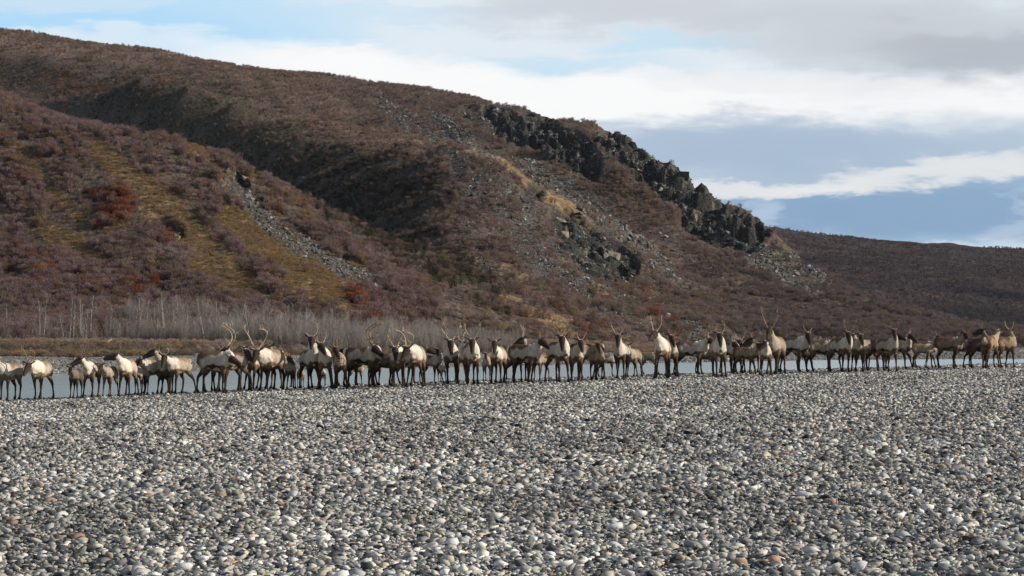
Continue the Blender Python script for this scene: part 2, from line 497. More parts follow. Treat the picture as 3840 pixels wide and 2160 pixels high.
# far bank ---------------------------------------------------------
SX = np.array([-50, -22, -8, 5.7, 20, 31, 60.]); SY = np.array([95, 112, 127, 144, 161, 166, 172.])
def bank_z(x, y):
    x = np.asarray(x, float); y = np.asarray(y, float)
    e = y - np.interp(x, SX, SY) + .9 * pnoise(x / 6., y * 0, 5)
    left = 1 - ss(-6, 18, x)
    z = -.35 + .35 * ss(-4, 0, e) + (.022 + .010 * left) * np.clip(e, 0, 60) * (1 - .4 * ss(10, 40, e))
    z = z + left * .35 * ss(21, 24, e + 1.5 * pnoise(x / 2.5, y / 4, 9)) + .10 * fbm(x / 4, y / 5, 3, 12) * ss(0, 8, e)
    return z
def mat_bank():
    m, t, b = new_mat('far_gravel_bank', .95, .1)
    tc = t.n('ShaderNodeTexCoord').outputs['Object']
    at = t.n('ShaderNodeVertexColor', layer_name='col').outputs[0]
    vo = t.n('ShaderNodeTexVoronoi'); t.l(tc, vo.inputs['Vector']); vo.inputs['Scale'].default_value = 7
    sep = t.n('ShaderNodeSeparateColor'); t.l(vo.outputs['Color'], sep.inputs[0])
    k = t.ramp(sep.outputs[0], [(0, .6), (1, 1.4)])
    t.l(t.mix(1.0, at, k, 'MULTIPLY'), b.inputs[0])
    bp = t.n('ShaderNodeBump'); bp.inputs['Strength'].default_value = .7; bp.inputs['Distance'].default_value = .08
    t.l(vo.outputs['Distance'], bp.inputs['Height']); t.l(bp.outputs[0], b.inputs['Normal'])
    return m
v, f = grid(np.linspace(-60, 80, 300), np.linspace(92, 215, 270), bank_z)
e = v[:, 1] - np.interp(v[:, 0], SX, SY)
left = 1 - ss(-6, 18, v[:, 0])
col = np.tile(np.array([.215, .21, .195]), (len(v), 1))
def lay(col, c, w):
    return col * (1 - w[:, None]) + np.array(c) * w[:, None]
col = lay(col, (.17, .14, .115), ss(.0, .35, fbm(v[:, 0] / 7, v[:, 1] / 2.0, 4, 31)) * ss(2, 8, e))
col = lay(col, (.19, .145, .10), ss(.05, .4, fbm(v[:, 0] / 5, v[:, 1] / 1.6, 4, 41)) * ss(8, 16, e) * .8)
col = lay(col, (.16, .115, .07), ss(19, 24, e) * left)
col = lay(col, (.09, .07, .05), ss(26, 34, e))
far_bank = mesh_obj('far_bank', v, f, mat_bank()); set_col(far_bank.data, 'col', col)
tag(far_bank, kind='structure')
# ------------------------------------------------------------------ hills: surfaces through surveyed ridge, gully and foot lines
class Surf:
    """height as a linear radial-basis surface through 3D points given by sight lines"""
    def __init__(s, lines, smooth=0.6):
        pts = []
        for ln in lines:
            ln = [np.array(P(*q)) for q in ln]
            for a, b in zip(ln[:-1], ln[1:]):
                n = max(1, int(np.linalg.norm((b - a)[:2]) / 14))
                for i in range(n): pts.append(a + (b - a) * i / n)
            pts.append(ln[-1])
        s.p = np.array(pts)
        n = len(s.p)
        A = np.linalg.norm(s.p[:, None, :2] - s.p[None, :, :2], axis=2)
        A -= np.eye(n) * smooth
        M = np.zeros((n + 3, n + 3)); M[:n, :n] = A
        M[:n, n] = 1; M[:n, n + 1:] = s.p[:, :2]; M[n, :n] = 1; M[n + 1:, :n] = s.p[:, :2].T
        s.w = np.linalg.solve(M, np.concatenate([s.p[:, 2], [0, 0, 0]]))
    def __call__(s, x, y):
        sh = np.shape(x); x = np.ravel(x); y = np.ravel(y)
        out = np.empty(len(x))
        n = len(s.p)
        for i in range(0, len(x), 20000):
            xx, yy = x[i:i + 20000], y[i:i + 20000]
            D = np.sqrt((xx[:, None] - s.p[None, :, 0]) ** 2 + (yy[:, None] - s.p[None, :, 1]) ** 2)
            out[i:i + 20000] = D @ s.w[:n] + s.w[n] + s.w[n + 1] * xx + s.w[n + 2] * yy
        return out.reshape(sh)
SKY_C = [(-700, 90, 560), (0, 122, 550), (300, 160, 545), (600, 190, 535), (850, 240, 520), (1000, 270, 510), (1250, 287, 490), (1450, 307, 470), (1600, 333, 450), (1700, 363, 440),
         (1850, 383, 430), (1990, 408, 418), (2050, 440, 412), (2200, 455, 400), (2300, 480, 395), (2380, 525, 388), (2460, 575, 380), (2560, 622, 370), (2640, 685, 362),
         (2700, 748, 355), (2800, 780, 348), (2860, 822, 342), (2885, 872, 338), (2960, 950, 330), (3080, 1030, 320), (3250, 1105, 300), (3450, 1180, 280), (3700, 1250, 260), (4300, 1285, 240)]
BEHIND_C = [(-700, 125, 600), (0, 160, 595), (600, 228, 580), (1000, 308, 555), (1450, 340, 520), (1700, 405, 490), (1990, 470, 468), (2200, 540, 445), (2400, 640, 428), (2560, 755, 412), (2700, 890, 400), (2860, 1000, 385), (2960, 1065, 356), (3080, 1120, 348), (3250, 1180, 336), (3450, 1225, 320), (3800, 1270, 296)]
BEHIND_C3 = [(-700, 200, 900), (600, 330, 860), (1500, 480, 760), (2200, 700, 640)]
FACE_C = [(1500, 450, 405), (1700, 520, 392), (1900, 620, 372), (2100, 760, 350), (2300, 880, 332), (2500, 1030, 310), (2800, 1165, 280)]
CREST_H = [(250, 352, 490), (400, 305, 480), (520, 285, 465), (700, 300, 445), (880, 375, 428), (1000, 465, 408), (1110, 518, 390), (1300, 530, 368), (1500, 534, 345), (1680, 545, 322)]
VAL_H = [(50, 345, 515), (400, 285, 508), (700, 305, 480), (900, 375, 455), (1000, 430, 440), (1110, 480, 426), (1300, 505, 402), (1550, 532, 372), (1780, 600, 358)]
PROF_B = [(1650, 540, 322), (1780, 560, 318), (1900, 632, 312), (2050, 742, 304), (2200, 850, 297), (2330, 925, 290), (2390, 1015, 283), (2500, 1088, 272), (2700, 1182, 258)]
NOSE_B = [(1680, 545, 322), (1690, 700, 298), (1680, 850, 278), (1760, 980, 258), (1900, 1085, 238)]
GULLY = [(-700, 600, 520), (-200, 640, 480), (200, 690, 450), (500, 750, 415), (750, 820, 375), (950, 900, 340), (1150, 980, 305), (1320, 1045, 275), (1450, 1085, 252), (1650, 1130, 232)]
CREST_A = [(-900, 200, 260), (-300, 300, 246), (0, 355, 238), (200, 455, 230), (420, 520, 222), (600, 522, 214), (720, 535, 209), (770, 572, 206), (880, 645, 203), (1000, 762, 199), (1200, 902, 192),
           (1300, 958, 187), (1480, 1066, 178), (1700, 1140, 172)]
BACK_A = [(-900, 500, 330), (0, 760, 300), (400, 850, 280), (800, 930, 262), (1000, 1000, 250), (1250, 1080, 232)]
MID_A = [(-600, 900, 190), (0, 930, 188), (300, 900, 188), (600, 900, 184), (900, 950, 178), (1150, 1040, 172)]
FOOT_A = [(-900, 1225, 166), (-300, 1222, 163), (0, 1215, 162), (300, 1205, 161), (700, 1195, 161), (1000, 1190, 162), (1300, 1180, 164), (1600, 1195, 170), (1900, 1200, 178), (2200, 1215, 188)]
FLAT = [(-900, 1290, 140), (0, 1285, 140), (600, 1280, 142), (1200, 1275, 146), (1800, 1270, 152), (2400, 1268, 168), (3000, 1272, 180), (3840, 1300, 184), (4700, 1305, 184)]
FOOT_B = [(1900, 1140, 222), (2200, 1160, 215), (2500, 1195, 212), (2900, 1225, 208), (3400, 1262, 202), (4300, 1290, 200)]
SKY_D = [(2300, 815, 830), (2700, 825, 810), (2870, 842, 800), (3000, 866, 790), (3200, 918, 770), (3300, 944, 760), (3400, 964, 750), (3550, 980, 745), (3700, 984, 745), (3840, 984, 745), (4700, 970, 745)]
BEH_D = [(2300, 835, 1000), (2900, 875, 980), (3400, 985, 950), (3840, 1005, 950), (4700, 995, 950)]
MID_D = [(2900, 1000, 600), (3300, 1060, 560), (3600, 1075, 540), (3700, 1110, 520), (3840, 1085, 540), (4600, 1080, 540)]
FOOT_D = [(2500, 1190, 460), (3000, 1215, 400), (3400, 1235, 340), (3840, 1262, 300), (4700, 1272, 290)]
DROP_C = [(2350, 760, 600), (2600, 900, 560), (2900, 1080, 560), (3500, 1180, 620), (4700, 1230, 620)]
DROP_C3 = [(2500, 850, 480), (2650, 960, 466), (2800, 1060, 460), (3000, 1180, 455), (3500, 1230, 455), (4300, 1262, 455)]
DROP_C2 = [(3000, 1165, 400), (3500, 1215, 380), (4300, 1260, 380)]
near_hill = Surf([SKY_C, BEHIND_C, BEHIND_C3, DROP_C, DROP_C2, DROP_C3, FACE_C, CREST_H, VAL_H, PROF_B, NOSE_B, GULLY, CREST_A, BACK_A, MID_A, FOOT_A, FLAT, FOOT_B])
far_hill_s = Surf([SKY_D, BEH_D, MID_D, FOOT_D, [(2500, 1262, 250), (3300, 1275, 220), (4700, 1290, 210)]])

def region(px, py, shapes):
    w = np.zeros_like(px)
    for (cx, cy, rx, ry, a, g) in shapes:
        ca, sa = cos(radians(a)), sin(radians(a))
        dx, dy = px - cx, py - cy
        u = (dx * ca + dy * sa) / rx; q = (-dx * sa + dy * ca) / ry
        w = np.maximum(w, g * (1 - ss(.55, 1.35, np.sqrt(u * u + q * q))))
    return w
# places of outcrops and scree (directions, sizes); depth sign tells which ridge they belong to
CLIFF_C = [(1790, 440, 90, 45, 30, .5), (1900, 470, 120, 60, 35, .8), (2060, 520, 150, 75, 40, 1), (2180, 590, 110, 60, 60, 1), (2330, 560, 130, 60, 35, .9), (2440, 640, 150, 70, 42, 1), (2560, 700, 110, 70, 45, .9), (2660, 780, 60, 90, 30, .8),
           (2640, 850, 110, 50, 30, 1), (2760, 850, 110, 70, 38, 1), (2850, 850, 45, 60, 40, 1), (3020, 985, 22, 45, -20, 1)]
CLIFF_B = [(2150, 860, 120, 70, 45, .9), (2230, 930, 150, 100, 40, 1), (2330, 960, 70, 110, -10, 1), (2000, 720, 40, 60, 60, .6), (2090, 920, 50, 40, 0, .7)]
CLIFF_A = [(910, 680, 60, 22, 55, .8), (970, 740, 60, 22, 50, .7), (640, 850, 75, 35, 30, .9), (1290, 960, 40, 16, 35, .6)]
SCREE_C = [(1550, 470, 260, 45, 38, .8), (1750, 540, 260, 40, 40, .9), (1850, 610, 120, 35, 45, .9), (2080, 740, 260, 60, 42, 1), (2330, 880, 300, 50, 38, .95), (2600, 980, 240, 30, 35, .6), (2850, 960, 300, 45, 35, 1), (3020, 1010, 150, 30, 35, .9), (2400, 1000, 200, 30, 38, .5)]
SCREE_B = [(1900, 800, 330, 110, 50, .85), (2060, 1000, 330, 70, 38, .95), (1750, 900, 180, 60, 60, .6), (2250, 1080, 300, 45, 38, .8), (2480, 1130, 250, 35, 36, .7)]
SCREE_A = [(900, 740, 130, 30, 52, 1), (1030, 860, 200, 36, 42, 1), (1200, 960, 190, 34, 38, 1), (1370, 1050, 140, 25, 38, .9), (520, 740, 100, 28, 50, .4), (820, 920, 150, 20, 40, .5), (850, 1010, 60, 25, 20, .5), (560, 820, 70, 30, 30, .5), (180, 660, 60, 25, 40, .5)]

def hill_noise(x, y, base):
    z = 1.3 * fbm(x / 26, y / 34, 4, 1) + .38 * fbm(x / 6.5, y / 8, 3, 2)
    # runnels down the slope
    r = fbm((x + .55 * y) / 9.0, (y - .4 * x) / 60.0, 3, 6)
    return z + .9 * r
def crag(x, y, z, w):
    """stepped rock: terraces plus vertical fractures"""
    s = 2.3
    q = z + 2.4 * fbm(x / 7, y / 9, 3, 21) + .45 * x
    st = (np.floor(q / s) + ss(.35, .65, q / s - np.floor(q / s))) * s - q
    u = x * .8 + y * .35 + 2.0 * fbm(x / 8, y / 10, 2, 24)
    bl = pnoise(np.floor(u / 1.5) * 1.37 + .3, np.floor((q * 1.1 + y * .25) / 2.1) * 1.71 + .4, 25)
    f = bl * 2.0 + 1.0 * fbm(x / 2.4, y / 3.4, 3, 27)
    return w * (st * 1.1 + f * 1.1 - 1.6)

UX = np.concatenate([np.arange(-900, -60, 30), np.arange(-60, 3900, 6.5), np.arange(3900, 4700, 30)])
YD = [126.]
while YD[-1] < 640: YD.append(YD[-1] * (1.02 if YD[-1] < 148 else 1.0032 if YD[-1] < 262 else 1.0036 if YD[-1] < 460 else 1.006 if YD[-1] < 560 else 1.02))
YD = np.array(YD)
Uq, Yq = np.meshgrid(UX, YD)
Xq = (Uq - CX) / FPX * Yq
Zb = near_hill(Xq, Yq)
pxv, pyv = proj(np.stack([Xq.ravel(), Yq.ravel(), Zb.ravel()], 1))
pxv = pxv.reshape(Xq.shape); pyv = pyv.reshape(Xq.shape)
isA = 1 - ss(0, 12, Yq - (np.interp(Uq, [q[0] for q in CREST_A], [q[2] for q in CREST_A]) + 3))
isA = isA * (1 - ss(1500, 1700, Uq))
profd = np.interp(Uq, [q[0] for q in PROF_B], [q[2] for q in PROF_B])
isB = (1 - ss(0, 8, Yq - profd - 2)) * (1 - isA) * ss(1250, 1500, Uq)
isC = (1 - isA) * (1 - isB)
wc = isC * region(pxv, pyv, CLIFF_C) + isB * region(pxv, pyv, CLIFF_B) + isA * region(pxv, pyv, CLIFF_A) * .8
wc = np.clip(wc, 0, 1)
fade = ss(160, 200, Yq)
amp = 0.35 + .65 * ss(0, 25, Yq - 200)
def crestdamp(sk, wd):
    d = np.interp(Uq, [q[0] for q in sk], [q[2] for q in sk])
    return np.exp(-((Yq - d) / wd) ** 2)
damp = 1 - .65 * np.maximum(np.maximum(crestdamp(SKY_C, 14), crestdamp(CREST_A, 7)), crestdamp(CREST_H, 12) * (Uq > 850) * (Uq < 1800))
ZN = Zb + hill_noise(Xq, Yq, Zb) * fade * amp * damp * (1 - .5 * wc) + crag(Xq, Yq, Zb, ss(.25, .85, wc)) * (.55 + .45 * isC)
ZN = ZN - 30 * ss(470, 560, Yq) * ss(2700, 2950, Uq)
_e = Yq - np.interp(Xq, SX, SY)
ZN = np.where(_e < 46, (bank_z(Xq, Yq) - .45) * (1 - ss(31, 45, _e)) + ZN * ss(31, 45, _e), ZN)
ny, nx = Xq.shape
ii = np.arange(nx - 1)[None, :] + np.arange(ny - 1)[:, None] * nx
HF = np.stack([ii, ii + 1, ii + 1 + nx, ii + nx], -1).reshape(-1, 4)
HV = np.stack([Xq, Yq, ZN], -1).reshape(-1, 3)

# ground cover (plants, grass, rock, plus painted gully shade and crest light) ---------------------------------------
RED_A = [(430, 790, 60, 90, 60, .9), (330, 740, 90, 25, 20, .6), (1240, 1070, 90, 60, 30, .9), (1330, 1120, 60, 40, 20, .8), (530, 1090, 70, 35, 10, .8), (900, 830, 110, 22, 35, .7), (600, 880, 120, 20, 30, .5), (60, 960, 60, 40, 0, .5),
         (120, 1000, 100, 30, 20, .5), (1300, 1150, 100, 25, 10, .7)]
GOLD_A = [(1060, 960, 340, 80, 34, .85), (840, 1040, 190, 55, 18, .7), (560, 760, 300, 46, 47, 1), (720, 850, 290, 40, 43, .95), (400, 610, 130, 36, 50, 1), (120, 620, 110, 32, 52, .95), (210, 740, 150, 24, 46, .9),
          (735, 568, 70, 24, 35, 1), (820, 650, 110, 20, 45, 1), (250, 915, 110, 46, 25, .9), (340, 965, 80, 26, 20, .9), (1330, 990, 60, 12, 35, 1), (1180, 1105, 180, 42, 18, .7), (60, 470, 60, 20, 40, .4), (900, 1090, 140, 36, 8, .6),
          (1000, 1130, 200, 24, 5, .5), (930, 700, 60, 14, 50, .9), (470, 870, 90, 20, 40, .5)]
HEATH_SHADE = [(700, 420, 430, 130, 12, .85), (1100, 640, 520, 150, 20, 1), (1400, 720, 300, 160, 10, 1), (1350, 850, 330, 220, 40, 1), (1640, 990, 300, 90, 28, 1), (120, 300, 400, 55, 8, .55), (450, 330, 170, 40, 0, .9)]  # dark heath, deepened to paint the gully flank's shade into the ground colour
GOLD_B = [(1800, 580, 90, 16, 25, 1), (1950, 670, 160, 14, 37, 1), (2120, 780, 180, 12, 36, .8), (1700, 620, 60, 40, 30, .5), (1900, 1040, 200, 30, 25, .4), (2300, 1110, 200, 20, 33, .5), (1920, 1130, 40, 16, 10, .9), (2050, 1190, 120, 14, 15, .6)]
PINK = [(1350, 522, 380, 16, 2, 1), (620, 292, 330, 10, 3, .8), (500, 220, 900, 50, 7, .8), (1150, 400, 420, 90, 25, .9), (1350, 505, 330, 26, 2, 1), (1650, 545, 130, 25, 8, .7), (900, 270, 500, 50, 10, .8)]  # pinkish tundra, painted lighter so the crests look sunlit
RED_C = [(250, 320, 170, 26, 5, .8), (610, 305, 40, 12, 0, .9), (240, 380, 30, 22, 60, .9), (1230, 435, 40, 15, 10, .8), (150, 200, 300, 30, 5, .3)]
def covers(px, py, a, b, c):
    sh = px.shape
    w = {}
    w['red'] = a * region(px, py, RED_A) + c * region(px, py, RED_C) + b * region(px, py, [(2450, 1180, 160, 22, 30, .7), (2150, 1200, 160, 30, 10, .5), (2420, 1080, 80, 16, 36, .8)])
    w['gold'] = a * ss(.25, .7, region(px, py, GOLD_A) + .35 * fbm(px / 60, py / 60, 3, 17)) + (b + c) * region(px, py, GOLD_B)
    w['heath_shade'] = (b + c) * region(px, py, HEATH_SHADE)
    w['scree'] = a * region(px, py, SCREE_A) + .8 * b * region(px, py, SCREE_B) + .88 * c * region(px, py, SCREE_C)
    w['pink'] = c * region(px, py, PINK)
    w['cliff'] = a * region(px, py, CLIFF_A) + b * region(px, py, CLIFF_B) + c * region(px, py, CLIFF_C)
    return w
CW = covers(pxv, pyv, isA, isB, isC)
n1 = fbm(Xq / 3.2, Yq / 5.5, 4, 51); n2 = fbm(Xq / 12, Yq / 18, 4, 61); n3 = fbm((Xq + .5 * Yq) / 3.5, (Yq - .5 * Xq) / 16, 3, 71); n4 = fbm(Xq / 1.4, Yq / 2.4, 3, 81)
def mixc(c, col, w):
    w = np.clip(w, 0, 1)[..., None]
    return c * (1 - w) + np.array(col) * w
C = np.tile(np.array([.082, .062, .052]), Xq.shape + (1,))
C = mixc(C, (.070, .050, .050), ss(-.1, .4, n2))
C = mixc(C, (.12, .085, .05), ss(.1, .45, n1) * .7)
C = mixc(C, (.160, .112, .086), CW['pink'] * (.75 + n1))
C = mixc(C, (.040, .036, .025), CW['heath_shade'] * ss(-.45, .1, n1 + CW['heath_shade'] * .25))  # heath ground darkened further where the flank lies in shade
C = mixc(C, (.085, .060, .048), CW['heath_shade'] * ss(.12, .4, n3) * .8)  # paler streaks inside the painted shade
C = mixc(C, (.185, .127, .073), ss(.1, .7, CW['gold'] + n1 * .7 + n4 * .4) * (CW['gold'] > .03))
C = mixc(C, (.085, .085, .035), CW['gold'] * ss(.15, .4, n2) * .7)
C = mixc(C, (.115, .055, .034), ss(.35, .9, CW['red'] + n1 * .7 + n4 * .5) * .75)
C = mixc(C, (.082, .078, .070), ss(.4, 1.0, CW['scree'] + n3 * 1.1 + n4 * .7) * .95)
C = mixc(C, (.034, .034, .031), ss(.2, .7, CW['cliff'] + n4 * .5 + n1 * .3))
C = mixc(C, (.24, .205, .16), ss(.4, .9, CW['cliff']) * ss(.36, .46, fbm(Xq / 1.6, Yq / 2.6, 3, 91)) * .8)
C = C * (1 + .30 * n4[..., None]) * 1.45
def mat_hill(name, tintc=(1, 1, 1), fs=1.0):
    m, t, b = new_mat(name, .95, .08)
    tc = t.n('ShaderNodeTexCoord').outputs['Object']
    at = t.n('ShaderNodeVertexColor', layer_name='col').outputs[0]
    n = t.noise(t.mapping(tc, scale=(1, .55, 1)), 1.9 * fs, 5, .68)
    vo = t.n('ShaderNodeTexVoronoi'); t.l(tc, vo.inputs['Vector']); vo.inputs['Scale'].default_value = 1.6 * fs
    k = t.ramp(n, [(.28, .38), (.5, .95), (.72, 1.6)])
    c = t.mix(1.0, at, k, 'MULTIPLY')
    c = t.mix(1.0, c, tintc, 'MULTIPLY')
    t.l(c, b.inputs[0])
    bp = t.n('ShaderNodeBump'); bp.inputs['Strength'].default_value = .9; bp.inputs['Distance'].default_value = .55 / fs
    t.l(t.m('ADD', n, t.m('MULTIPLY', vo.outputs['Distance'], .35)), bp.inputs['Height']); t.l(bp.outputs[0], b.inputs['Normal'])
    return m
hillside = mesh_obj('hillside', HV, HF, mat_hill('tundra_slope'))
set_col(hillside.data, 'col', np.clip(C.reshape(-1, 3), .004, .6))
tag(hillside, kind='structure')

# the ridge behind, at the right
U2 = np.arange(2200, 4700, 9.0)
Y2 = [200.]
while Y2[-1] < 950: Y2.append(Y2[-1] * (1.006 if Y2[-1] < 830 else 1.03))
U2q, Y2q = np.meshgrid(U2, np.array(Y2)); X2q = (U2q - CX) / FPX * Y2q
Z2 = far_hill_s(X2q, Y2q)
Z2 = Z2 + (4.2 * fbm(X2q / 60, Y2q / 80, 4, 3) + 1.4 * fbm((X2q + .9 * Y2q) / 16, (Y2q - .9 * X2q) / 110, 3, 5)) * ss(215, 300, Y2q) * (1 - .8 * np.exp(-((Y2q - 755) / 40) ** 2)) - 1.2 * (1 - ss(205, 260, Y2q))
ny2, nx2 = X2q.shape
ii = np.arange(nx2 - 1)[None, :] + np.arange(ny2 - 1)[:, None] * nx2
V2 = np.stack([X2q, Y2q, Z2], -1).reshape(-1, 3)
far_ridge = mesh_obj('far_hillside', V2, np.stack([ii, ii + 1, ii + 1 + nx2, ii + nx2], -1).reshape(-1, 4), mat_hill('far_tundra', (1, 1, 1), .5))
m1 = fbm(X2q / 22, Y2q / 34, 4, 7); m2 = fbm((X2q + .8 * Y2q) / 9, (Y2q - .8 * X2q) / 50, 3, 9)
C2 = np.tile(np.array([.070, .052, .052]), X2q.shape + (1,))
C2 = mixc(C2, (.05, .045, .05), ss(-.2, .4, m2)); C2 = mixc(C2, (.095, .066, .052), ss(0, .4, m1) * .7)
p2x, p2y = proj(V2); p2x = p2x.reshape(X2q.shape); p2y = p2y.reshape(X2q.shape)
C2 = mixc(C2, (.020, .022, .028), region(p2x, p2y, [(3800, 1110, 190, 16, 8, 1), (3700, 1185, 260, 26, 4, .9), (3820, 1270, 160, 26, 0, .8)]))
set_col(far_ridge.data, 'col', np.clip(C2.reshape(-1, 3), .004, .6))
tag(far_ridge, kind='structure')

def surface_index(rs, n, wgt):
    p = wgt.ravel() / wgt.sum()
    return rs.choice(len(p), n, p=p)
# ------------------------------------------------------------------ where things stand on the slopes
def grid_z(x, y):
    """height of the hillside mesh at plan positions"""
    x = np.asarray(x, float); y = np.asarray(y, float)
    u = x / y * FPX + CX
    i = np.clip(np.searchsorted(UX, u) - 1, 0, len(UX) - 2); j = np.clip(np.searchsorted(YD, y) - 1, 0, len(YD) - 2)
    a = np.clip((u - UX[i]) / (UX[i + 1] - UX[i]), 0, 1); b = np.clip((y - YD[j]) / (YD[j + 1] - YD[j]), 0, 1)
    return (ZN[j, i] * (1 - a) + ZN[j, i + 1] * a) * (1 - b) + (ZN[j + 1, i] * (1 - a) + ZN[j + 1, i + 1] * a) * b
def land_z(x, y):
    return np.maximum(bank_z(x, y), grid_z(x, y))
_, pyN = proj(HV); pyN = pyN.reshape(Xq.shape)
cm = np.minimum.accumulate(pyN, axis=0)
vis = np.zeros_like(pyN); vis[1:] = (pyN[1:] <= cm[:-1] + 30)
vis *= (Uq > -260) & (Uq < 4100) & (pyN < 1300) & (pyN > 40)
cell = np.gradient(Yq, axis=0) * np.gradient(Uq, axis=1) * Yq / FPX
rs = np.random.RandomState(77)
def sample(weight, n):
    """n plan positions (x, y, z, grid index) with density ~ weight per square metre"""
    p = (weight * cell * vis).ravel(); p = p / p.sum()
    k = rs.choice(len(p), n, p=p)
    j, i = np.unravel_index(k, Xq.shape); j = np.minimum(j, len(YD) - 2); i = np.minimum(i, len(UX) - 2)
    u = UX[i] + rs.uniform(0, 1, n) * (UX[i + 1] - UX[i]); y = YD[j] + rs.uniform(0, 1, n) * (YD[j + 1] - YD[j])
    x = (u - CX) / FPX * y
    return x, y, grid_z(x, y), (j, i)

def mat_tint(name, rough=.95, em=0.0, sss=0.45):
    m, t, b = new_mat(name, rough, .08)
    at = t.n('ShaderNodeAttribute', attribute_type='INSTANCER', attribute_name='tint').outputs['Color']
    tc = t.n('ShaderNodeTexCoord').outputs['Object']
    c = t.mix(1.0, at, t.ramp(t.noise(tc, 3.0, 2), [(.3, .75), (.7, 1.25)]), 'MULTIPLY')
    t.l(c, b.inputs[0])
    if sss:      # thin twigs and leaves let light through
        tr = t.n('ShaderNodeBsdfTranslucent'); t.l(c, tr.inputs[0]); mx = t.n('ShaderNodeMixShader'); mx.inputs[0].default_value = sss
        o = [n for n in t.t.nodes if n.type == 'OUTPUT_MATERIAL'][0]
        t.l(b.outputs[0], mx.inputs[1]); t.l(tr.outputs[0], mx.inputs[2]); t.l(mx.outputs[0], o.inputs[0])
    return m
M_SHRUB = mat_tint('twigs'); M_SCREE = mat_tint('scree_rock', .9, 0, 0)
def fuzz(name, seed, n_tw, n_fz, h, w, tw=.022, fz=.075, flat=1.0, up=.35, mat=None):
    """shrub: woody twigs fanning from the base and small leaves and twig ends through the crown"""
    r = np.random.RandomState(seed); V, F = [], []
    def tri(a, b, c):
        k = len(V); V.extend([a, b, c]); F.append((k, k + 1, k + 2))
    lobes = [(r.uniform(-.45, .45) * w, r.uniform(-.45, .45) * w, r.uniform(.45, .72) * h, r.uniform(.28, .5) * w) for _ in range(5)]
    for _ in range(n_tw):
        lx, ly, lz, lr = lobes[r.randint(5)]
        b = np.array([r.normal(0, .07) * w, r.normal(0, .07) * w, -.05])
        e = np.array([lx, ly, lz]) + r.normal(0, .5, 3) * lr * np.array([1, 1, .8]); e[2] = max(e[2], .15 * h)
        s = np.cross(e - b, r.normal(size=3)); s *= tw / (np.linalg.norm(s) + 1e-6)
        tri(b + s, b - s, e)
    for _ in range(n_fz):
        lx, ly, lz, lr = lobes[r.randint(5)]
        d = r.normal(size=3); d /= np.linalg.norm(d)
        p = np.array([lx, ly, lz]) + d * lr * r.uniform(.35, 1.1) * np.array([1, 1, .85 * flat])
        if p[2] < .03: p[2] = r.uniform(.03, .2)
        a = r.normal(size=3); a[2] = abs(a[2]) + up; a /= np.linalg.norm(a); s = np.cross(a, r.normal(size=3)); s /= np.linalg.norm(s)
        L = fz * r.uniform(.6, 1.5)
        tri(p - s * L * .35, p + s * L * .35, p + a * L * 1.5)
    return mesh_obj(name, V, np.array(F), mat or M_SHRUB, smooth=False, link=False)
SHR = [fuzz('shrub_form_%d' % k, 40 + k, 40, 260, 1.0, .62, fz=.052) for k in range(5)] + [fuzz('shrub_form_%d' % (5 + k), 60 + k, 26, 210, .55, .75, fz=.05, flat=.7) for k in range(3)]
def pick(arr, ji): return arr[ji[0], ji[1]]
def tints(base, n, var=.16):
    b = np.array(base); return b * (1 + rs.normal(0, var, (n, 1))) * (1 + rs.normal(0, .05, (n, 3)))
nzv = fbm(Xq / 5, Yq / 8, 4, 55)
def shrubs(name, weight, n, base, smin, smax, forms, tintf=None):
    x, y, z, ji = sample(weight, n)
    s = rs.uniform(smin, smax, n) * rs.uniform(.8, 1.15, n)
    t = tints(base, n)
    if tintf: t = tintf(t, ji)
    patch = 1 + .30 * pick(nzv, ji)
    t = np.clip(t * patch[:, None], .01, .5)
    rot = np.stack([rs.normal(0, .12, n), rs.normal(0, .12, n), rs.uniform(0, 6.28, n)], 1)
    sc = np.stack([s * rs.uniform(.9, 1.3, n), s * rs.uniform(.9, 1.3, n), s], 1)
    return scatter(name, np.stack([x, y, z - .04], 1), rot, sc, forms[rs.randint(0, len(forms), n)], SHR, tint=t)
open_g = np.clip(1 - CW['gold'] * 1.2, .015, 1) * np.clip(1 - CW['scree'] * 1.05, .05, 1) * np.clip(1 - ss(.15, .5, CW['cliff']), .03, 1)
clump = ss(-.12, .30, n1 + .6 * n2) ** 1.3
wA = isA * open_g ** 1.5 * (.12 + clump + .5 * ss(1000, 1150, pyv))
def tintA(t, ji):
    r = pick(CW['red'], ji); m = (rs.uniform(0, 1, len(r)) < r * .62)
    t[m] = tints((.26, .10, .05), m.sum())
    g = (rs.uniform(0, 1, len(r)) < .10); t[g] = tints((.22, .15, .075), g.sum())
    g = (rs.uniform(0, 1, len(r)) < .16 * ss(0, .3, pick(n3, ji))); t[g] = tints((.23, .12, .085), g.sum())
    return t
F5, F8, FL = np.arange(5), np.arange(8), np.array([5, 6, 7])
shrubs('near_slope_shrubs', wA, 13000, (.238, .168, .158), .42, 1.05, F5, tintA)
shrubs('near_slope_grass', isA * (.15 + CW['gold'] + .3 * CW['scree']) * np.clip(1.05 - CW['scree'], .1, 1), 12000, (.29, .205, .115), .22, .45, FL)
wBC = (1 - isA) * open_g
lowd = 1 - .55 * ss(300, 450, Yq)
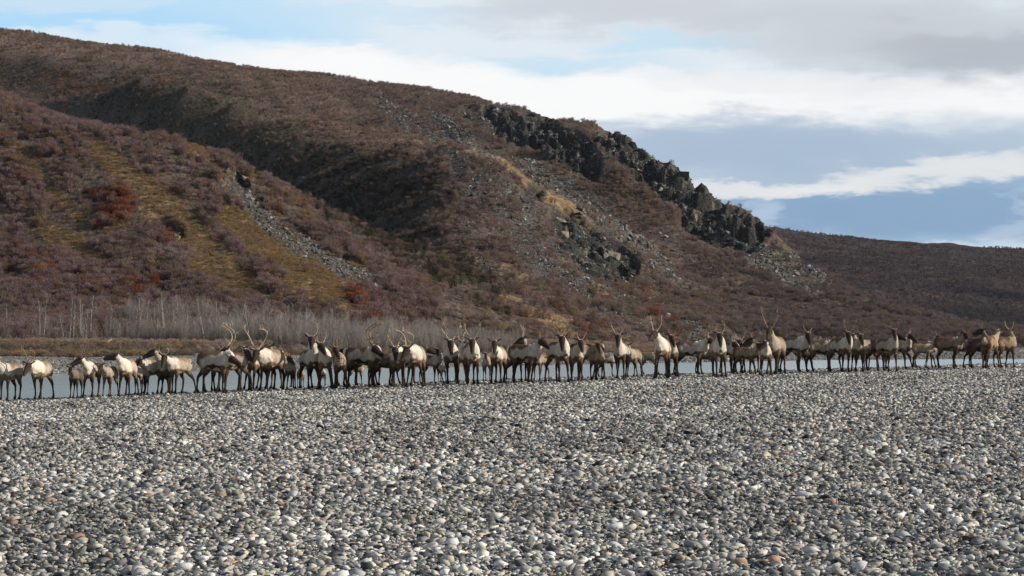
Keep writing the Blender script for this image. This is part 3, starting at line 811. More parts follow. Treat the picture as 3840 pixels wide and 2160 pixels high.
def tintB(t, ji):
    h = pick(CW['heath_shade'], ji); m = rs.uniform(0, 1, len(h)) < h * .85
    t[m] = tints((.068, .062, .044), m.sum()); m2 = m & (rs.uniform(0, 1, len(h)) < .28); t[m2] = tints((.19, .138, .112), m2.sum())  # heath shrubs tinted dark to deepen the painted shade
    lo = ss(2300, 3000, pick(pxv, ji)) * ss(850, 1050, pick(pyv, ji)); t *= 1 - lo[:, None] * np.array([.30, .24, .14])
    p = pick(CW['pink'], ji); m = rs.uniform(0, 1, len(h)) < p * .7; t[m] = tints((.29, .208, .168), m.sum())
    r = pick(CW['red'], ji); m = rs.uniform(0, 1, len(h)) < r * .45; t[m] = tints((.22, .10, .06), m.sum())
    y_ = rs.uniform(0, 1, len(h)) < .05; t[y_] = tints((.22, .16, .075), y_.sum())
    return t
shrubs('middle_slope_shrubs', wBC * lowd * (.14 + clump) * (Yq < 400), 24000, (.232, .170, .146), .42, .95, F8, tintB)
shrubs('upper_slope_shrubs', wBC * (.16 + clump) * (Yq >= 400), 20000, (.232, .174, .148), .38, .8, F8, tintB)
# far slope at the right
rsf = np.random.RandomState(3)
def far_shrubs():
    _, p2 = proj(V2); p2 = p2.reshape(X2q.shape); c2 = np.minimum.accumulate(p2, axis=0)
    v2 = np.zeros_like(p2); v2[1:] = p2[1:] <= c2[:-1] + 12
    v2 *= (U2q < 4100) & (Y2q < 800) & (Y2q > 215)
    w = (np.gradient(Y2q, axis=0) * Y2q * 9 / FPX * v2 * (.3 + ss(-.3, .3, m1 + m2))).ravel(); w /= w.sum()
    n = 20000
    k = rsf.choice(len(w), n, p=w)
    pts = V2[k] + np.stack([rsf.uniform(-.5, .5, n), rsf.uniform(-1.2, 1.2, n), np.full(n, -.1)], 1)
    s = rsf.uniform(.5, 1.0, n)
    t = np.clip(np.array((.112, .088, .094)) * (1 + rsf.normal(0, .18, (n, 1))), .01, .5)
    scatter('far_slope_shrubs', pts, np.stack([s * 0, s * 0, rsf.uniform(0, 6.28, n)], 1), s, rsf.randint(0, 8, n), SHR, tint=t)
far_shrubs()

# scree ------------------------------------------------------------
def angular(name, seed, mat, npt=11, flat=.6):
    """broken block: hull of a few points in a slab"""
    import bmesh
    r = np.random.RandomState(seed); bm = bmesh.new()
    dims = np.array([1, r.uniform(.55, .95), flat * r.uniform(.6, 1.2)])
    for _ in range(npt):
        p = r.uniform(-1, 1, 3); k = np.argmax(np.abs(p)); p[k] = np.sign(p[k]) * r.uniform(.85, 1)
        bm.verts.new(p * dims)
    bmesh.ops.convex_hull(bm, input=bm.verts)
    bmesh.ops.delete(bm, geom=[v for v in bm.verts if not v.link_faces], context='VERTS')
    me = bpy.data.meshes.new(name); bm.to_mesh(me); bm.free(); me.materials.append(mat)
    return bpy.data.objects.new(name, me)
SC = [angular('scree_form_%d' % k, 10 + k, M_SCREE) for k in range(6)]
def scree():
    n = 42000
    w = ss(.3, 1.0, CW['scree'] + .8 * n3 + .3 * n4) * np.where(Yq < 260, 2.0, 1.0) + .5 * ss(.4, 1, CW['cliff'])
    x, y, z, ji = sample(w, n)
    s = .062 * np.exp(rs.normal(0, .60, n)) * (1 + .8 * ss(220, 380, y))
    g = rs.uniform(.07, .19, n) * rs.choice([1, 1, 1, 1.9, .6], n)
    t = np.stack([g, g * .97, g * .91], 1)
    scatter('scree', np.stack([x, y, z + s * .1], 1), np.stack([rs.normal(0, .5, n), rs.normal(0, .5, n), rs.uniform(0, 6.28, n)], 1), np.clip(s, .04, .5), rs.randint(0, 6, n), SC, tint=t)
scree()

# rock outcrops: each a thing, its blocks parts ---------------------
def mat_rock(name, c0, c1):
    m, t, b = new_mat(name, .92, .12)
    tc = t.n('ShaderNodeTexCoord').outputs['Object']
    n = t.noise(tc, 2.2, 6, .7)
    t.l(t.ramp(n, [(.3, c0), (.7, c1)]), b.inputs[0])
    bp = t.n('ShaderNodeBump'); bp.inputs['Strength'].default_value = .8; bp.inputs['Distance'].default_value = .15
    t.l(n, bp.inputs['Height']); t.l(bp.outputs[0], b.inputs['Normal'])
    return m
M_RD = mat_rock('dark_lichened_rock', (.022, .022, .021), (.085, .080, .070)); M_RL = mat_rock('pale_weathered_rock', (.14, .12, .095), (.34, .29, .23))
M_RM = mat_rock('grey_rock', (.035, .034, .030), (.12, .11, .095))
RK = []
for k in range(15):
    o = angular('rock', 200 + k, [M_RD, M_RD, M_RM, M_RD, M_RM, M_RD, M_RL][k % 7], 14, .6); RK.append(o.data); bpy.data.objects.remove(o)
OUT = [('dark broken crag just under the skyline, uppermost and leftmost of the cliff band', [CLIFF_C[0], CLIFF_C[1]], 'C', 30),
       ('dark cliff under the hilltop between two scree chutes, with a pale block', [CLIFF_C[2], CLIFF_C[3]], 'C', 44),
       ('black rock band along the skyline where the ridge steepens', [CLIFF_C[4], CLIFF_C[5]], 'C', 40),
       ('dark crag at the steep shoulder of the skyline', [CLIFF_C[6], CLIFF_C[7]], 'C', 34),
       ('lowest skyline crag, with pale tan faces, where the ridge meets the far slope', [CLIFF_C[8], CLIFF_C[9], CLIFF_C[10]], 'C', 52),
       ('small lone rock pillar low on the ridge edge before the far slope', [CLIFF_C[11]], 'C', 6),
       ('big tan and black cliff in the middle of the slope above the herd', [CLIFF_B[0], CLIFF_B[1], CLIFF_B[2]], 'B', 80),
       ('small rock rib near the top of the middle spur', [CLIFF_B[3]], 'B', 7),
       ('broken rock edge along the crest of the near left slope', [CLIFF_A[0], CLIFF_A[1]], 'A', 16),
       ('small dark rock face halfway up the near left slope', [CLIFF_A[2]], 'A', 16),
       ('little pale rock step on the lower crest of the near slope', [CLIFF_A[3]], 'A', 5)]
for lab, regs, wh, n in OUT:
    w = region(pxv, pyv, [(a, b, c, d_, e, 1.0) for a, b, c, d_, e, g in regs]) ** 2 * {'A': isA, 'B': isB, 'C': isC}[wh]
    x, y, z, ji = sample(w + 1e-9, n)
    root = empty('rock_outcrop', (float(x.mean()), float(y.mean()), float(z.mean())))
    tag(root, lab, 'rock outcrop', 'rock outcrops on the ridge')
    sz = {'A': (.2, .6), 'B': (.35, 1.0), 'C': (.35, .95)}[wh]
    for q in range(n):
        o = bpy.data.objects.new('rock', RK[rs.choice([6, 13, 6, 13, 2, 4, 9, 11, 0, 3])] if (wh != 'C' and rs.uniform() < .5) or rs.uniform() < .12 else RK[rs.randint(15)]); COL.objects.link(o); o.parent = root
        s = rs.uniform(*sz) * rs.uniform(.6, 1)
        o.location = (x[q] - root.location.x, y[q] - root.location.y, z[q] - s * .30 - root.location.z)
        o.rotation_euler = (rs.normal(-.1, .2), .50 + rs.normal(0, .16), rs.normal(.2, .35)); o.scale = (s * rs.uniform(.7, 1.3), s, s * rs.uniform(.8, 1.4))

# trees of the far bank --------------------------------------------
M_BARK = mat_plain('pale_bark', (.40, .37, .33), .9, .2, 9); M_TW = mat_plain('grey_twigs', (.19, .17, .155), .95, .2, 5)
def bare_tree_geo(seed, h, fork=False):
    r = np.random.RandomState(seed)
    lean = r.normal(0, .10, 2)
    def axis(t): return np.array([lean[0] * h * t + .03 * h * sin(3 * t + seed), lean[1] * h * t, h * t])
    TV, TF = [], []; off = 0
    def add(v, f):
        nonlocal off
        TV.append(v); TF.extend([tuple(i + off for i in q) for q in f]); off += len(v)
    r0 = .032 * (h / 2.6) ** .7
    add(*tube([axis(t) for t in np.linspace(-.03, 1, 9)], list(np.linspace(r0, r0 * .28, 9)), 6, (1, 0, 0)))
    if fork:
        a = axis(.25); add(*tube([a, a + np.array([.12, .02, .28]) * h * .6, a + np.array([.17, .03, .62]) * h], [r0 * .7, r0 * .5, r0 * .22], 5, (1, 0, 0)))
    CV, CF = [], []
    for k in range(60):
        t = r.uniform(.18, .97); a = axis(t); an = r.uniform(0, 6.28); L = h * (.10 + .22 * (1 - t)) * r.uniform(.6, 1.2)
        d = np.array([cos(an) * .65, sin(an) * .65, 1.0]); d /= np.linalg.norm(d)
        b = a + d * L; s = np.cross(d, r.normal(size=3)); s /= np.linalg.norm(s)
        w = .010; i = len(CV); CV += [a + s * w, a - s * w, b]; CF.append((i, i + 1, i + 2))
        for _ in range(3):
            p = a + d * L * r.uniform(.3, 1); e = r.normal(size=3) * .5 + np.array([0, 0, 1.0]); e /= np.linalg.norm(e); i = len(CV)
            CV += [p + s * .005, p - s * .005, p + e * L * .45]; CF.append((i, i + 1, i + 2))
    return np.concatenate(TV), TF, np.array(CV), np.array(CF)
# direction, top, label; the rest share one label
TREES = [(155, 1112, 'tall straight pale tree, leftmost of the bare trees with a bright trunk', 0), (245, 1180, 'short pale sapling between the two leftmost tall bare trees', 0), (300, 1118, 'forked pale tree leaning into its neighbour behind the grey calf', 1),
         (335, 1108, 'pale bare tree standing straight beside the forked one', 0), (420, 1150, 'thin bare tree with dark lower trunk behind the spike yearling', 0), (530, 1120, 'slim bare tree at the left end of the grey thicket', 0),
         (590, 1140, 'bare tree with a crooked pale trunk above the lyre-antlered cow', 1), (620, 1098, 'tallest bare tree of the thicket, with several upright limbs', 1), (710, 1130, 'pale trunk standing out of the grey thicket left of the open water gap', 0),
         (765, 1120, 'straight pale trunk above the gap in the herd', 0), (812, 1128, 'bright straight trunk, rightmost of the tall bare trees', 0), (118, 1190, 'low leaning bare sapling at the far left of the bank', 0)]
rt = np.random.RandomState(8)
extra = [(float(u), float(rt.uniform(1120, 1215)), None, int(rt.randint(3) == 0)) for u in np.concatenate([rt.uniform(20, 560, 12), rt.uniform(420, 1000, 20)])]
protos = {}
for (u, top, lab, fk) in TREES + extra:
    dd = rt.uniform(142, 150) if lab else rt.uniform(144, 156)
    x = (u - CX) / FPX * dd; z = float(land_z(x, dd))
    h = CAMZ + (HZ - top) / FPX * dd - z
    key = (rt.randint(7), fk)
    if key not in protos:
        tv, tf, cv, cf = bare_tree_geo(300 + key[0], 2.6, bool(fk))
        a = mesh_obj('trunk', tv, tf, M_BARK, link=False); b = mesh_obj('twigs', cv, cf, M_TW, smooth=False, link=False)
        protos[key] = (a.data, b.data); bpy.data.objects.remove(a); bpy.data.objects.remove(b)
    root = empty('bare_tree', (x, dd, z), rt.uniform(0, 6.28)); k = h / 2.6; root.scale = (k, k, k)
    for nm, me in zip(('trunk', 'twigs'), protos[key]):
        o = bpy.data.objects.new(nm, me); COL.objects.link(o); o.parent = root
    tag(root, lab or 'thin leafless sapling among many alike in the grey thicket across the river', 'tree', 'bare trees on the far bank' if lab else 'leafless saplings of the far bank')

# thicket of saplings nobody could count
def thicket():
    forms = []
    for k in range(6):
        tv, tf, cv, cf = bare_tree_geo(400 + k, 2.0)
        r = np.random.RandomState(k)
        V, F = list(cv[:len(cv) // 2]), [tuple(q) for q in cf[:len(cf) // 2]]
        for _ in range(26):
            p = np.array([r.normal(0, .12), r.normal(0, .12), r.uniform(.5, 1.95)]); e = r.normal(size=3) * .35 + np.array([0, 0, 1.]); i = len(V); V += [p, p + np.array([.016, .006, 0]), p + e * .28]; F.append((i, i + 1, i + 2))
        for q in (0, 1, 2):
            b = np.array([r.normal(0, .1), r.normal(0, .1), -.05]); i = len(V); e = b + np.array([r.normal(0, .12), r.normal(0, .12), r.uniform(1.5, 2.0)])
            for sd in (np.array([.028, 0, 0]), np.array([0, .028, 0])):
                i = len(V); V += [b - sd, b + sd, e]; F.append((i, i + 1, i + 2))
        forms.append(mesh_obj('sapling_form_%d' % k, V, np.array(F), M_SHRUB, smooth=False, link=False))
    n = 3800
    u = np.concatenate([rs.uniform(480, 1950, 2700), rs.uniform(-250, 700, 1100)])
    d = 145 + 16 * rs.uniform(0, 1, n) ** 1.3 + np.clip(u - 1200, 0, 900) * .012
    x = (u - CX) / FPX * d; z = land_z(x, d)
    H = np.interp(u, [-250, 300, 600, 900, 1300, 1600, 1950], [.36, .42, .60, .66, .66, .56, .38]) * rs.uniform(.55, 1.2, n) * (1 + .5 * pnoise(u / 60, d / 3, 33))
    grey = np.interp(u, [0, 500, 800, 1600, 1950], [.15, .6, 1, .95, .5])[:, None]
    t = (np.array((.34, .315, .285)) * grey + np.array((.26, .20, .18)) * (1 - grey)) * rs.uniform(.65, 1.3, (n, 1))
    scatter('sapling_thicket', np.stack([x, d, z], 1), np.stack([rs.normal(0, .05, n), rs.normal(0, .05, n), rs.uniform(0, 6.28, n)], 1), np.stack([H, H, H], 1), rs.randint(0, 6, n), forms, tint=t)
thicket()

# grass, sedge and low willow on the edge of the far bank
def bank_grass():
    n = 15000
    x = rs.uniform(-34, 24, n); e = rs.uniform(19, 36, n) - np.clip(x + 4, 0, 99) * .05
    y = np.interp(x, SX, SY) + e + .8 * pnoise(x / 2.5, x * 0 + 3, 9)
    y = np.minimum(y, 176)
    z = land_z(x, y)
    s = rs.uniform(.28, .75, n) * (1 - .55 * ss(10, 24, x)) * (1 - .35 * ss(-12, 6, x) * 0)
    q = fbm(x / 3.0, y / 2.5, 3, 66) + rs.normal(0, .12, n)
    t = np.where(q[:, None] > .12, (.34, .255, .16), np.where(q[:, None] > -.10, (.30, .215, .155), (.21, .18, .13))) * rs.uniform(.75, 1.25, (n, 1))
    pk = rs.uniform(0, 1, n) < .22; t[pk] = np.array((.24, .175, .16)) * rs.uniform(.8, 1.2, (pk.sum(), 1))
    scatter('bank_grass', np.stack([x, y, z - .03], 1), np.stack([x * 0, x * 0, rs.uniform(0, 6.28, n)], 1), s, FL[rs.randint(0, 3, n)], SHR, tint=t)
bank_grass()
def bank_willow():
    n = 2000
    u = rs.uniform(-250, 2600, n); d = rs.uniform(138, 149, n) + np.clip(u - 900, 0, 2000) * .019
    x = (u - CX) / FPX * d; z = land_z(x, d)
    q = fbm(x / 4, d / 3, 3, 88)[:, None]
    t = np.where(q > .12, (.38, .24, .19), (.36, .29, .26)) * rs.uniform(.75, 1.25, (n, 1))
    s = rs.uniform(.25, .6, n)
    scatter('bank_willow', np.stack([x, d, z - .03], 1), np.stack([x * 0, x * 0, rs.uniform(0, 6.28, n)], 1), s, rs.randint(0, 5, n), SHR, tint=t)
bank_willow()
# pebbles of the far bank
def far_pebbles():
    n = 16000
    x = rs.uniform(-33, 42, n); e = np.abs(rs.normal(0, 9, n)) + rs.uniform(-.6, 2, n)
    y = np.interp(x, SX, SY) + e; z = bank_z(x, y); ok = z > -.05
    x, y, z = x[ok], y[ok], z[ok]; n = len(x)
    s = .055 * np.exp(rs.normal(0, .45, n)); g = rs.uniform(.10, .34, n)
    scatter('far_bank_pebbles', np.stack([x, y, z + .01], 1), np.stack([rs.normal(0, .3, n), rs.normal(0, .3, n), rs.uniform(0, 6.28, n)], 1), np.clip(s, .03, .22), rs.randint(0, 6, n), SC, tint=np.stack([g, g * .98, g * .93], 1))
far_pebbles()

# driftwood --------------------------------------------------------
M_DRIFT = mat_plain('bleached_driftwood', (.42, .38, .33), .9, .25, 8)
def driftwood(px, py, L, rz, label, loop=False):
    d = 100.
    for _ in range(900):
        p = P(px, py, d)
        if p[2] <= float(bank_z(p[0], p[1])): break
        d += .1
    root = empty('driftwood', (p[0], p[1], float(bank_z(p[0], p[1]))), rz)
    if loop:
        pts = [(L * .5 * cos(a), .06 * sin(2 * a), L * .36 + L * .36 * sin(a)) for a in np.linspace(-1.2, 4.4, 14)]
        v, f = tube(pts, [.028] * 14, 8, (0, 1, 0)); mesh_obj('branch', v, f, M_DRIFT, root)
        v, f = tube([(-L * .2, 0, .03), (-L * .9, .1, .06), (-L * 1.3, .1, .12)], [.035, .03, .02], 8); mesh_obj('branch', v, f, M_DRIFT, root)
    else:
        v, f = tube([(-L / 2, 0, .05), (0, .05, .16), (L / 2, .02, .42)], [.05, .04, .018], 8); mesh_obj('branch', v, f, M_DRIFT, root)
        v, f = tube([(0, .05, .16), (.15 * L, .2, .35)], [.03, .012], 7); mesh_obj('branch', v, f, M_DRIFT, root)
    tag(root, label, 'driftwood', 'driftwood on the far shore')
driftwood(208, 1402, .24, .2, 'bleached looped root at the waterline right of the second bull', True)
driftwood(385, 1302, 1.0, .1, 'pale bent branch on the grassy bank above the bull looking left')
driftwood(680, 1292, 1.4, -.3, 'long pale fallen branch in the grass above the lyre-antlered cow')
# ------------------------------------------------------------------ caribou
def mat_fur():
    m, t, b = new_mat('caribou_coat', .9, .12)
    at = t.n('ShaderNodeVertexColor', layer_name='col').outputs[0]
    tc = t.n('ShaderNodeTexCoord').outputs['Object']
    n = t.noise(t.mapping(tc, scale=(1, 1, .45)), 16.0, 5, .65)
    c = t.mix(1.0, at, t.ramp(n, [(.28, .62), (.5, 1.0), (.72, 1.3)]), 'MULTIPLY')
    t.l(c, b.inputs[0])
    bp = t.n('ShaderNodeBump'); bp.inputs['Strength'].default_value = .5; bp.inputs['Distance'].default_value = .03
    t.l(t.noise(tc, 45.0, 3, .6), bp.inputs['Height']); t.l(bp.outputs[0], b.inputs['Normal'])
    return m
M_FUR = mat_fur()
M_ANT = {'pale': mat_plain('pale_antler', (.42, .33, .235)), 'brown': mat_plain('brown_antler', (.26, .17, .11)), 'dark': mat_plain('dark_antler', (.17, .105, .07))}
M_EYE = mat_plain('eye_black', (.012, .01, .01), .1, .1)

def spline(pts, n):
    pts = np.asarray(pts, float); m = len(pts)
    t = np.linspace(0, m - 1, n); out = []
    for x in t:
        i = min(int(x), m - 2); f = x - i
        p0 = pts[max(i - 1, 0)]; p1 = pts[i]; p2 = pts[i + 1]; p3 = pts[min(i + 2, m - 1)]
        out.append(.5 * ((2 * p1) + (-p0 + p2) * f + (2 * p0 - 5 * p1 + 4 * p2 - p3) * f * f + (-p0 + 3 * p1 - 3 * p2 + p3) * f ** 3))
    return np.array(out)

# coat colours: mane/neck, back, flank, belly stripe, legs, face, muzzle, under-chest
COATS = {
 'bull':  dict(neck=(.60, .54, .455), back=(.125, .075, .048), flank=(.43, .37, .30), belly=(.04, .027, .02), leg=(0.038, 0.027, 0.020), face=(0.045, 0.032, 0.026), muz=(.30, .27, .25), chest=(.13, .085, .055)),
 'pale':  dict(neck=(.64, .58, .49), back=(.27, .19, .13), flank=(.43, .35, .275), belly=(.16, .10, .065), leg=(0.052, 0.035, 0.025), face=(0.053, 0.038, 0.030), muz=(.32, .29, .26), chest=(.20, .13, .08)),
 'cow':   dict(neck=(.48, .42, .345), back=(.12, .075, .048), flank=(.34, .29, .24), belly=(.04, .028, .02), leg=(0.042, 0.029, 0.022), face=(0.053, 0.038, 0.030), muz=(.30, .26, .23), chest=(.15, .10, .065)),
 'brown': dict(neck=(.36, .28, .20), back=(.13, .073, .044), flank=(.27, .19, .13), belly=(.08, .05, .034), leg=(0.059, 0.038, 0.027), face=(0.060, 0.039, 0.028), muz=(.26, .22, .18), chest=(.14, .085, .055)),
 'dark':  dict(neck=(.20, .165, .14), back=(.085, .06, .045), flank=(.13, .10, .08), belly=(.05, .035, .028), leg=(0.035, 0.025, 0.021), face=(0.026, 0.021, 0.019), muz=(.20, .18, .17), chest=(.09, .065, .05)),
 'calf':  dict(neck=(.42, .35, .28), back=(.22, .15, .10), flank=(.34, .27, .20), belly=(.14, .095, .065), leg=(0.084, 0.056, 0.041), face=(0.068, 0.045, 0.034), muz=(.26, .22, .20), chest=(.2, .14, .09)),
}
TORSO = [(-.62, .99, .05, .05), (-.57, .95, .14, .125), (-.46, .925, .205, .175), (-.30, .92, .225, .205), (-.10, .895, .24, .225), (.10, .88, .255, .225), (.28, .885, .27, .205), (.40, .915, .255, .165), (.49, .95, .19, .12), (.54, .97, .08, .06)]
def caribou(px, foot, hb, yaw, head, hyaw, hpitch, ant, coat, label, seed=0, kind='adult'):
    rs = np.random.RandomState(seed + 100)
    # stand it on the bar where the sight line to its feet meets the ground
    d = 60.0
    for _ in range(400):
        p = P(px, foot, d)
        if p[2] <= float(bar_plane(p[0], p[1])) or d > float(np.interp(p[0], EX, EY)) + .9: break
        d += .1
    x0, y0 = P(px, foot, d)[:2]
    zb = float(bar_z(x0, y0)) + .060
    ppm = FPX / y0
    S = hb * 1.07 / ppm / 1.17
    S = max(.35, min(S, 1.32))
    yaw = yaw * (.5 if abs(yaw) < 30 else .68 if abs(yaw) < 50 else .92 if abs(yaw) < 70 else 1.0)
    th = radians(yaw)
    f = np.array([sin(th), -cos(th), 0.]); l = np.array([cos(th), sin(th), 0.])
    toL = np.stack([f, l, [0, 0, 1.]])                     # world -> local rows
    calf = kind == 'calf'
    big = kind == 'bull'
    fat = 1.0 if big else (.92 if not calf else .88)
    LX = .87
    tubes, segs = [], []
    def T(path, rad, part, seg=10, up=(0, 0, 1)):
        path = np.array(path, float)
        if part in ('torso', 'leg', 'tail'): path[:, 0] *= LX
        tubes.append(tube(path, rad, seg, up))
        r = [max(q) if isinstance(q, tuple) else q for q in rad]
        for i in range(len(path) - 1): segs.append((path[i], path[i + 1], r[i], r[i + 1], part, i / (len(path) - 1), (i + 1) / (len(path) - 1)))
    # torso
    path = [(x, 0, z - .022 * (abs(x) < .45) + (0 if not calf else .05)) for x, z, a, b in TORSO]
    T(path, [(b * fat * .95, a * (fat if calf else 1.05)) for x, z, a, b in TORSO], 'torso', 14)
    T([(-.56, 0, 1.04), (-.63, 0, 1.04), (-.67, 0, .97), (-.67, 0, .90)], [.05, .045, .035, .02], 'tail', 6)
    # legs
    stride = rs.uniform(-.5, 1.0) * .16
    swing = {('f', 1): rs.uniform(-.17, .19), ('f', -1): rs.uniform(-.17, .19), ('h', 1): rs.uniform(-.22, .13), ('h', -1): rs.uniform(-.22, .13)}
    k = rs.choice([1, -1]); swing[('f', k)] += stride; swing[('h', k)] -= stride * .8
    lt = 1.0 if not calf else .86
    for sd in (1, -1):
        sw = swing[('f', sd)]; sp = rs.uniform(-.04, .12) * sd
        T([(.34, .10 * sd, .93), (.33, .125 * sd, .78), (.30, .12 * sd, .62), (.31 + sw * .35, .115 * sd + sp * .4, .50), (.32 + sw * .62, .11 * sd + sp * .6, .385), (.31 + sw * .82, .11 * sd + sp * .8, .24), (.31 + sw, .11 * sd + sp, .105), (.345 + sw, .11 * sd + sp, .045), (.37 + sw, .11 * sd + sp, .0)],
          [(.07, .12), (.085, .115), (.066, .082), (.047, .056), (.042 * lt, .045 * lt), (.031 * lt, .033 * lt), (.033 * lt, .037 * lt), (.050 * lt, .050), (.056 * lt, .058)], 'leg', 8, (1, 0, 0))
        sw = swing[('h', sd)]; sp = rs.uniform(-.04, .12) * sd
        T([(-.38, .09 * sd, 1.0), (-.36, .13 * sd, .82), (-.29 + sw * .2, .135 * sd, .65), (-.37 + sw * .4, .13 * sd + sp * .4, .53), (-.455 + sw * .55, .12 * sd + sp * .6, .43), (-.44 + sw * .78, .12 * sd + sp * .8, .26), (-.42 + sw, .12 * sd + sp, .11), (-.385 + sw, .12 * sd + sp, .045), (-.36 + sw, .12 * sd + sp, .0)],
          [(.08, .14), (.10, .16), (.078, .115), (.055, .07), (.040 * lt, .048 * lt), (.031 * lt, .034 * lt), (.034 * lt, .038 * lt), (.050 * lt, .050), (.056 * lt, .058)], 'leg', 8, (1, 0, 0))
    # neck and head
    N0 = np.array([.36 * LX, 0, 1.0]); N1 = np.array([.47 * LX, 0, .97])
    L = .50 if not calf else .36
    w0 = np.array([x0, y0, zb])
    base_w = w0 + S * (f * N1[0] + np.array([0, 0, N1[2]]))
    if head is not None:
        tgt = np.array(P(head[0], head[1] - 11, y0))
        dx = (tgt[0] - base_w[0]) / S; dz = (tgt[2] - base_w[2]) / S
        r2 = dx * dx + dz * dz
        if r2 > (L * 1.3) ** 2:
            q = L * 1.3 / math.sqrt(r2); dx *= q; dz *= q; r2 = (L * 1.3) ** 2
        dyy = math.sqrt(max(L * L - r2, .004)) * (-1 if f[1] <= .3 else 1)
        Hd = toL @ np.array([dx, dyy, dz]) + N1
    else:
        Hd = N1 + np.array([.36, 0, .30]) * (L / .5)
    hy = radians(hyaw); hp = radians(hpitch)
    fw = np.array([sin(hy) * cos(hp), -cos(hy) * cos(hp), sin(hp)])
    F_ = toL @ fw
    sdv = np.cross((0, 0, 1.), F_); sdv /= np.linalg.norm(sdv)      # the animal's left
    U_ = np.cross(F_, sdv)
    hs = 1.12 if not calf else .88
    mane = 1.0 if big else (.78 if not calf else .66)
    # neck enters the skull from behind and below
    Hb = Hd - F_ * .02 * hs - U_ * .02
    mid = (N1 + Hb) / 2 + np.array([.03, 0, -.03])
    T([N0 + (-.02, 0, -.06), N1 + (.0, 0, -.03), (N1 + mid) / 2, mid, (mid + Hb) / 2, Hb], [(.17 * mane, .24), (.165 * mane, .225 * mane), (.145 * mane, .185 * mane), (.125 * mane, .155 * mane), (.105 * mane, .125 * mane), (.085 * hs, .092 * hs)], 'neck', 12, (0, 0, 1))
    if big:   # hanging throat mane
        a = (mid + Hb) / 2 - U_ * .02; b = N1 + np.array([.08, 0, -.12])
        T([a + (0, 0, -.06), (a + b) / 2 + np.array([.04, 0, -.07]), b + (0, 0, -.05), b + (-.02, 0, -.19)], [(.05, .06), (.075, .085), (.075, .08), (.02, .03)], 'mane', 8, (1, 0, 0))
    hd = [Hd - F_ * .05 * hs, Hd + F_ * .04 * hs, Hd + F_ * .12 * hs - U_ * .008, Hd + F_ * .21 * hs - U_ * .02, Hd + F_ * .29 * hs - U_ * .03, Hd + F_ * .345 * hs - U_ * .036, Hd + F_ * .375 * hs - U_ * .04]
    T(hd, [(.07 * hs, .08 * hs), (.085 * hs, .10 * hs), (.078 * hs, .098 * hs), (.058 * hs, .078 * hs), (.050 * hs, .062 * hs), (.047 * hs, .052 * hs), (.028 * hs, .030 * hs)], 'head', 10, tuple(U_))
    eb = Hd - F_ * .015 * hs + U_ * .03 * hs
    er = 1.15 if calf or ant[0] < .25 else 1.0
    for sd in (1, -1):
        e0 = eb + sdv * sd * .06 * hs
        e1 = e0 + (sdv * sd * .085 - F_ * .035 + U_ * .028) * hs * er; e2 = e0 + (sdv * sd * .15 - F_ * .06 + U_ * .055) * hs * er
        T([e0, e1, e2], [(.026, .026), (.036 * er, .032), (.016, .016)], 'ear', 6, tuple(U_))
    V, F = [], []; off = 0
    for v, fc in tubes:
        V.append(v); F += [tuple(i + off for i in q) for q in fc]; off += len(v)
    V = np.concatenate(V)
    root = empty('caribou', (x0, y0, zb), th - pi / 2)
    root.scale = (S, S, S)
    tmp = mesh_obj('body', V, F)
    md = tmp.modifiers.new('skin', 'REMESH'); md.mode = 'VOXEL'; md.voxel_size = .0248
    dg = bpy.context.evaluated_depsgraph_get()
    me = bpy.data.meshes.new_from_object(tmp.evaluated_get(dg)); bpy.data.objects.remove(tmp)
    me.name = 'body'
    n = len(me.vertices); co = np.empty(n * 3, dtype=np.float32); me.vertices.foreach_get('co', co); co = co.reshape(-1, 3).astype(float)
    # relax voxel steps
    ed = np.empty(len(me.edges) * 2, dtype=np.int32); me.edges.foreach_get('vertices', ed); ed = ed.reshape(-1, 2)
    deg = np.bincount(ed.ravel(), minlength=n)[:, None]
    for _ in range(2):
        acc = np.stack([np.bincount(ed[:, 0], co[ed[:, 1], k], n) + np.bincount(ed[:, 1], co[ed[:, 0], k], n) for k in range(3)], 1)
        co = co * .5 + .5 * acc / np.maximum(deg, 1)
    # nearest limb
    best = np.full(n, 9.); part = np.zeros(n, int); tt = np.zeros(n)
    names = ['torso', 'tail', 'leg', 'neck', 'mane', 'head', 'ear']
    for a, b, ra, rb, pn, t0, t1 in segs:
        ab = b - a; tq = np.clip(((co - a) @ ab) / (ab @ ab), 0, 1)
        dist = np.linalg.norm(co - a - tq[:, None] * ab, axis=1) / (ra + (rb - ra) * tq)
        if pn == 'torso': dist *= .92
        w = dist < best
        best[w] = dist[w]; part[w] = names.index(pn); tt[w] = (t0 + (t1 - t0) * tq)[w]
    # coat
    K = {k: np.array(v) for k, v in COATS[coat].items()}
    var = rs.uniform(.88, 1.12)
    X, Y, Z = co.T; X = X / LX
    wob = .03 * np.sin(X * 9 + seed) + .02 * np.sin(X * 23 + Z * 7 + seed) + .02 * np.sin(Y * 31 + X * 17)
    hh = Z + wob
    c = np.tile(K['flank'], (n, 1))
    bk = ss(.96, 1.05, hh - .05 * ss(.0, .3, X) + .05 * ss(-.2, -.45, X)) * (1 - ss(.12, .30, X))
    c = mixc(c, K['back'], bk)
    c = mixc(c, K['belly'], (1 - ss(.735, .77, hh)) * ss(.64, .67, hh) * ss(-.40, -.28, X) * (1 - .0 * X))
    c = mixc(c, K['flank'] * 1.15, (1 - ss(.635, .66, hh)) * ss(-.45, -.3, X) * (1 - ss(.05, .15, X)) * (part == 0))
    c = mixc(c, K['back'] * .9, (1 - ss(-.50, -.36, X)) * (1 - ss(1.0, 1.08, Z)) * ss(.5, .7, Z))
    c = mixc(c, K['neck'] * 1.05, (1 - ss(-.60, -.55, X)) * (np.abs(Y) < .12) * ss(.75, .9, Z))
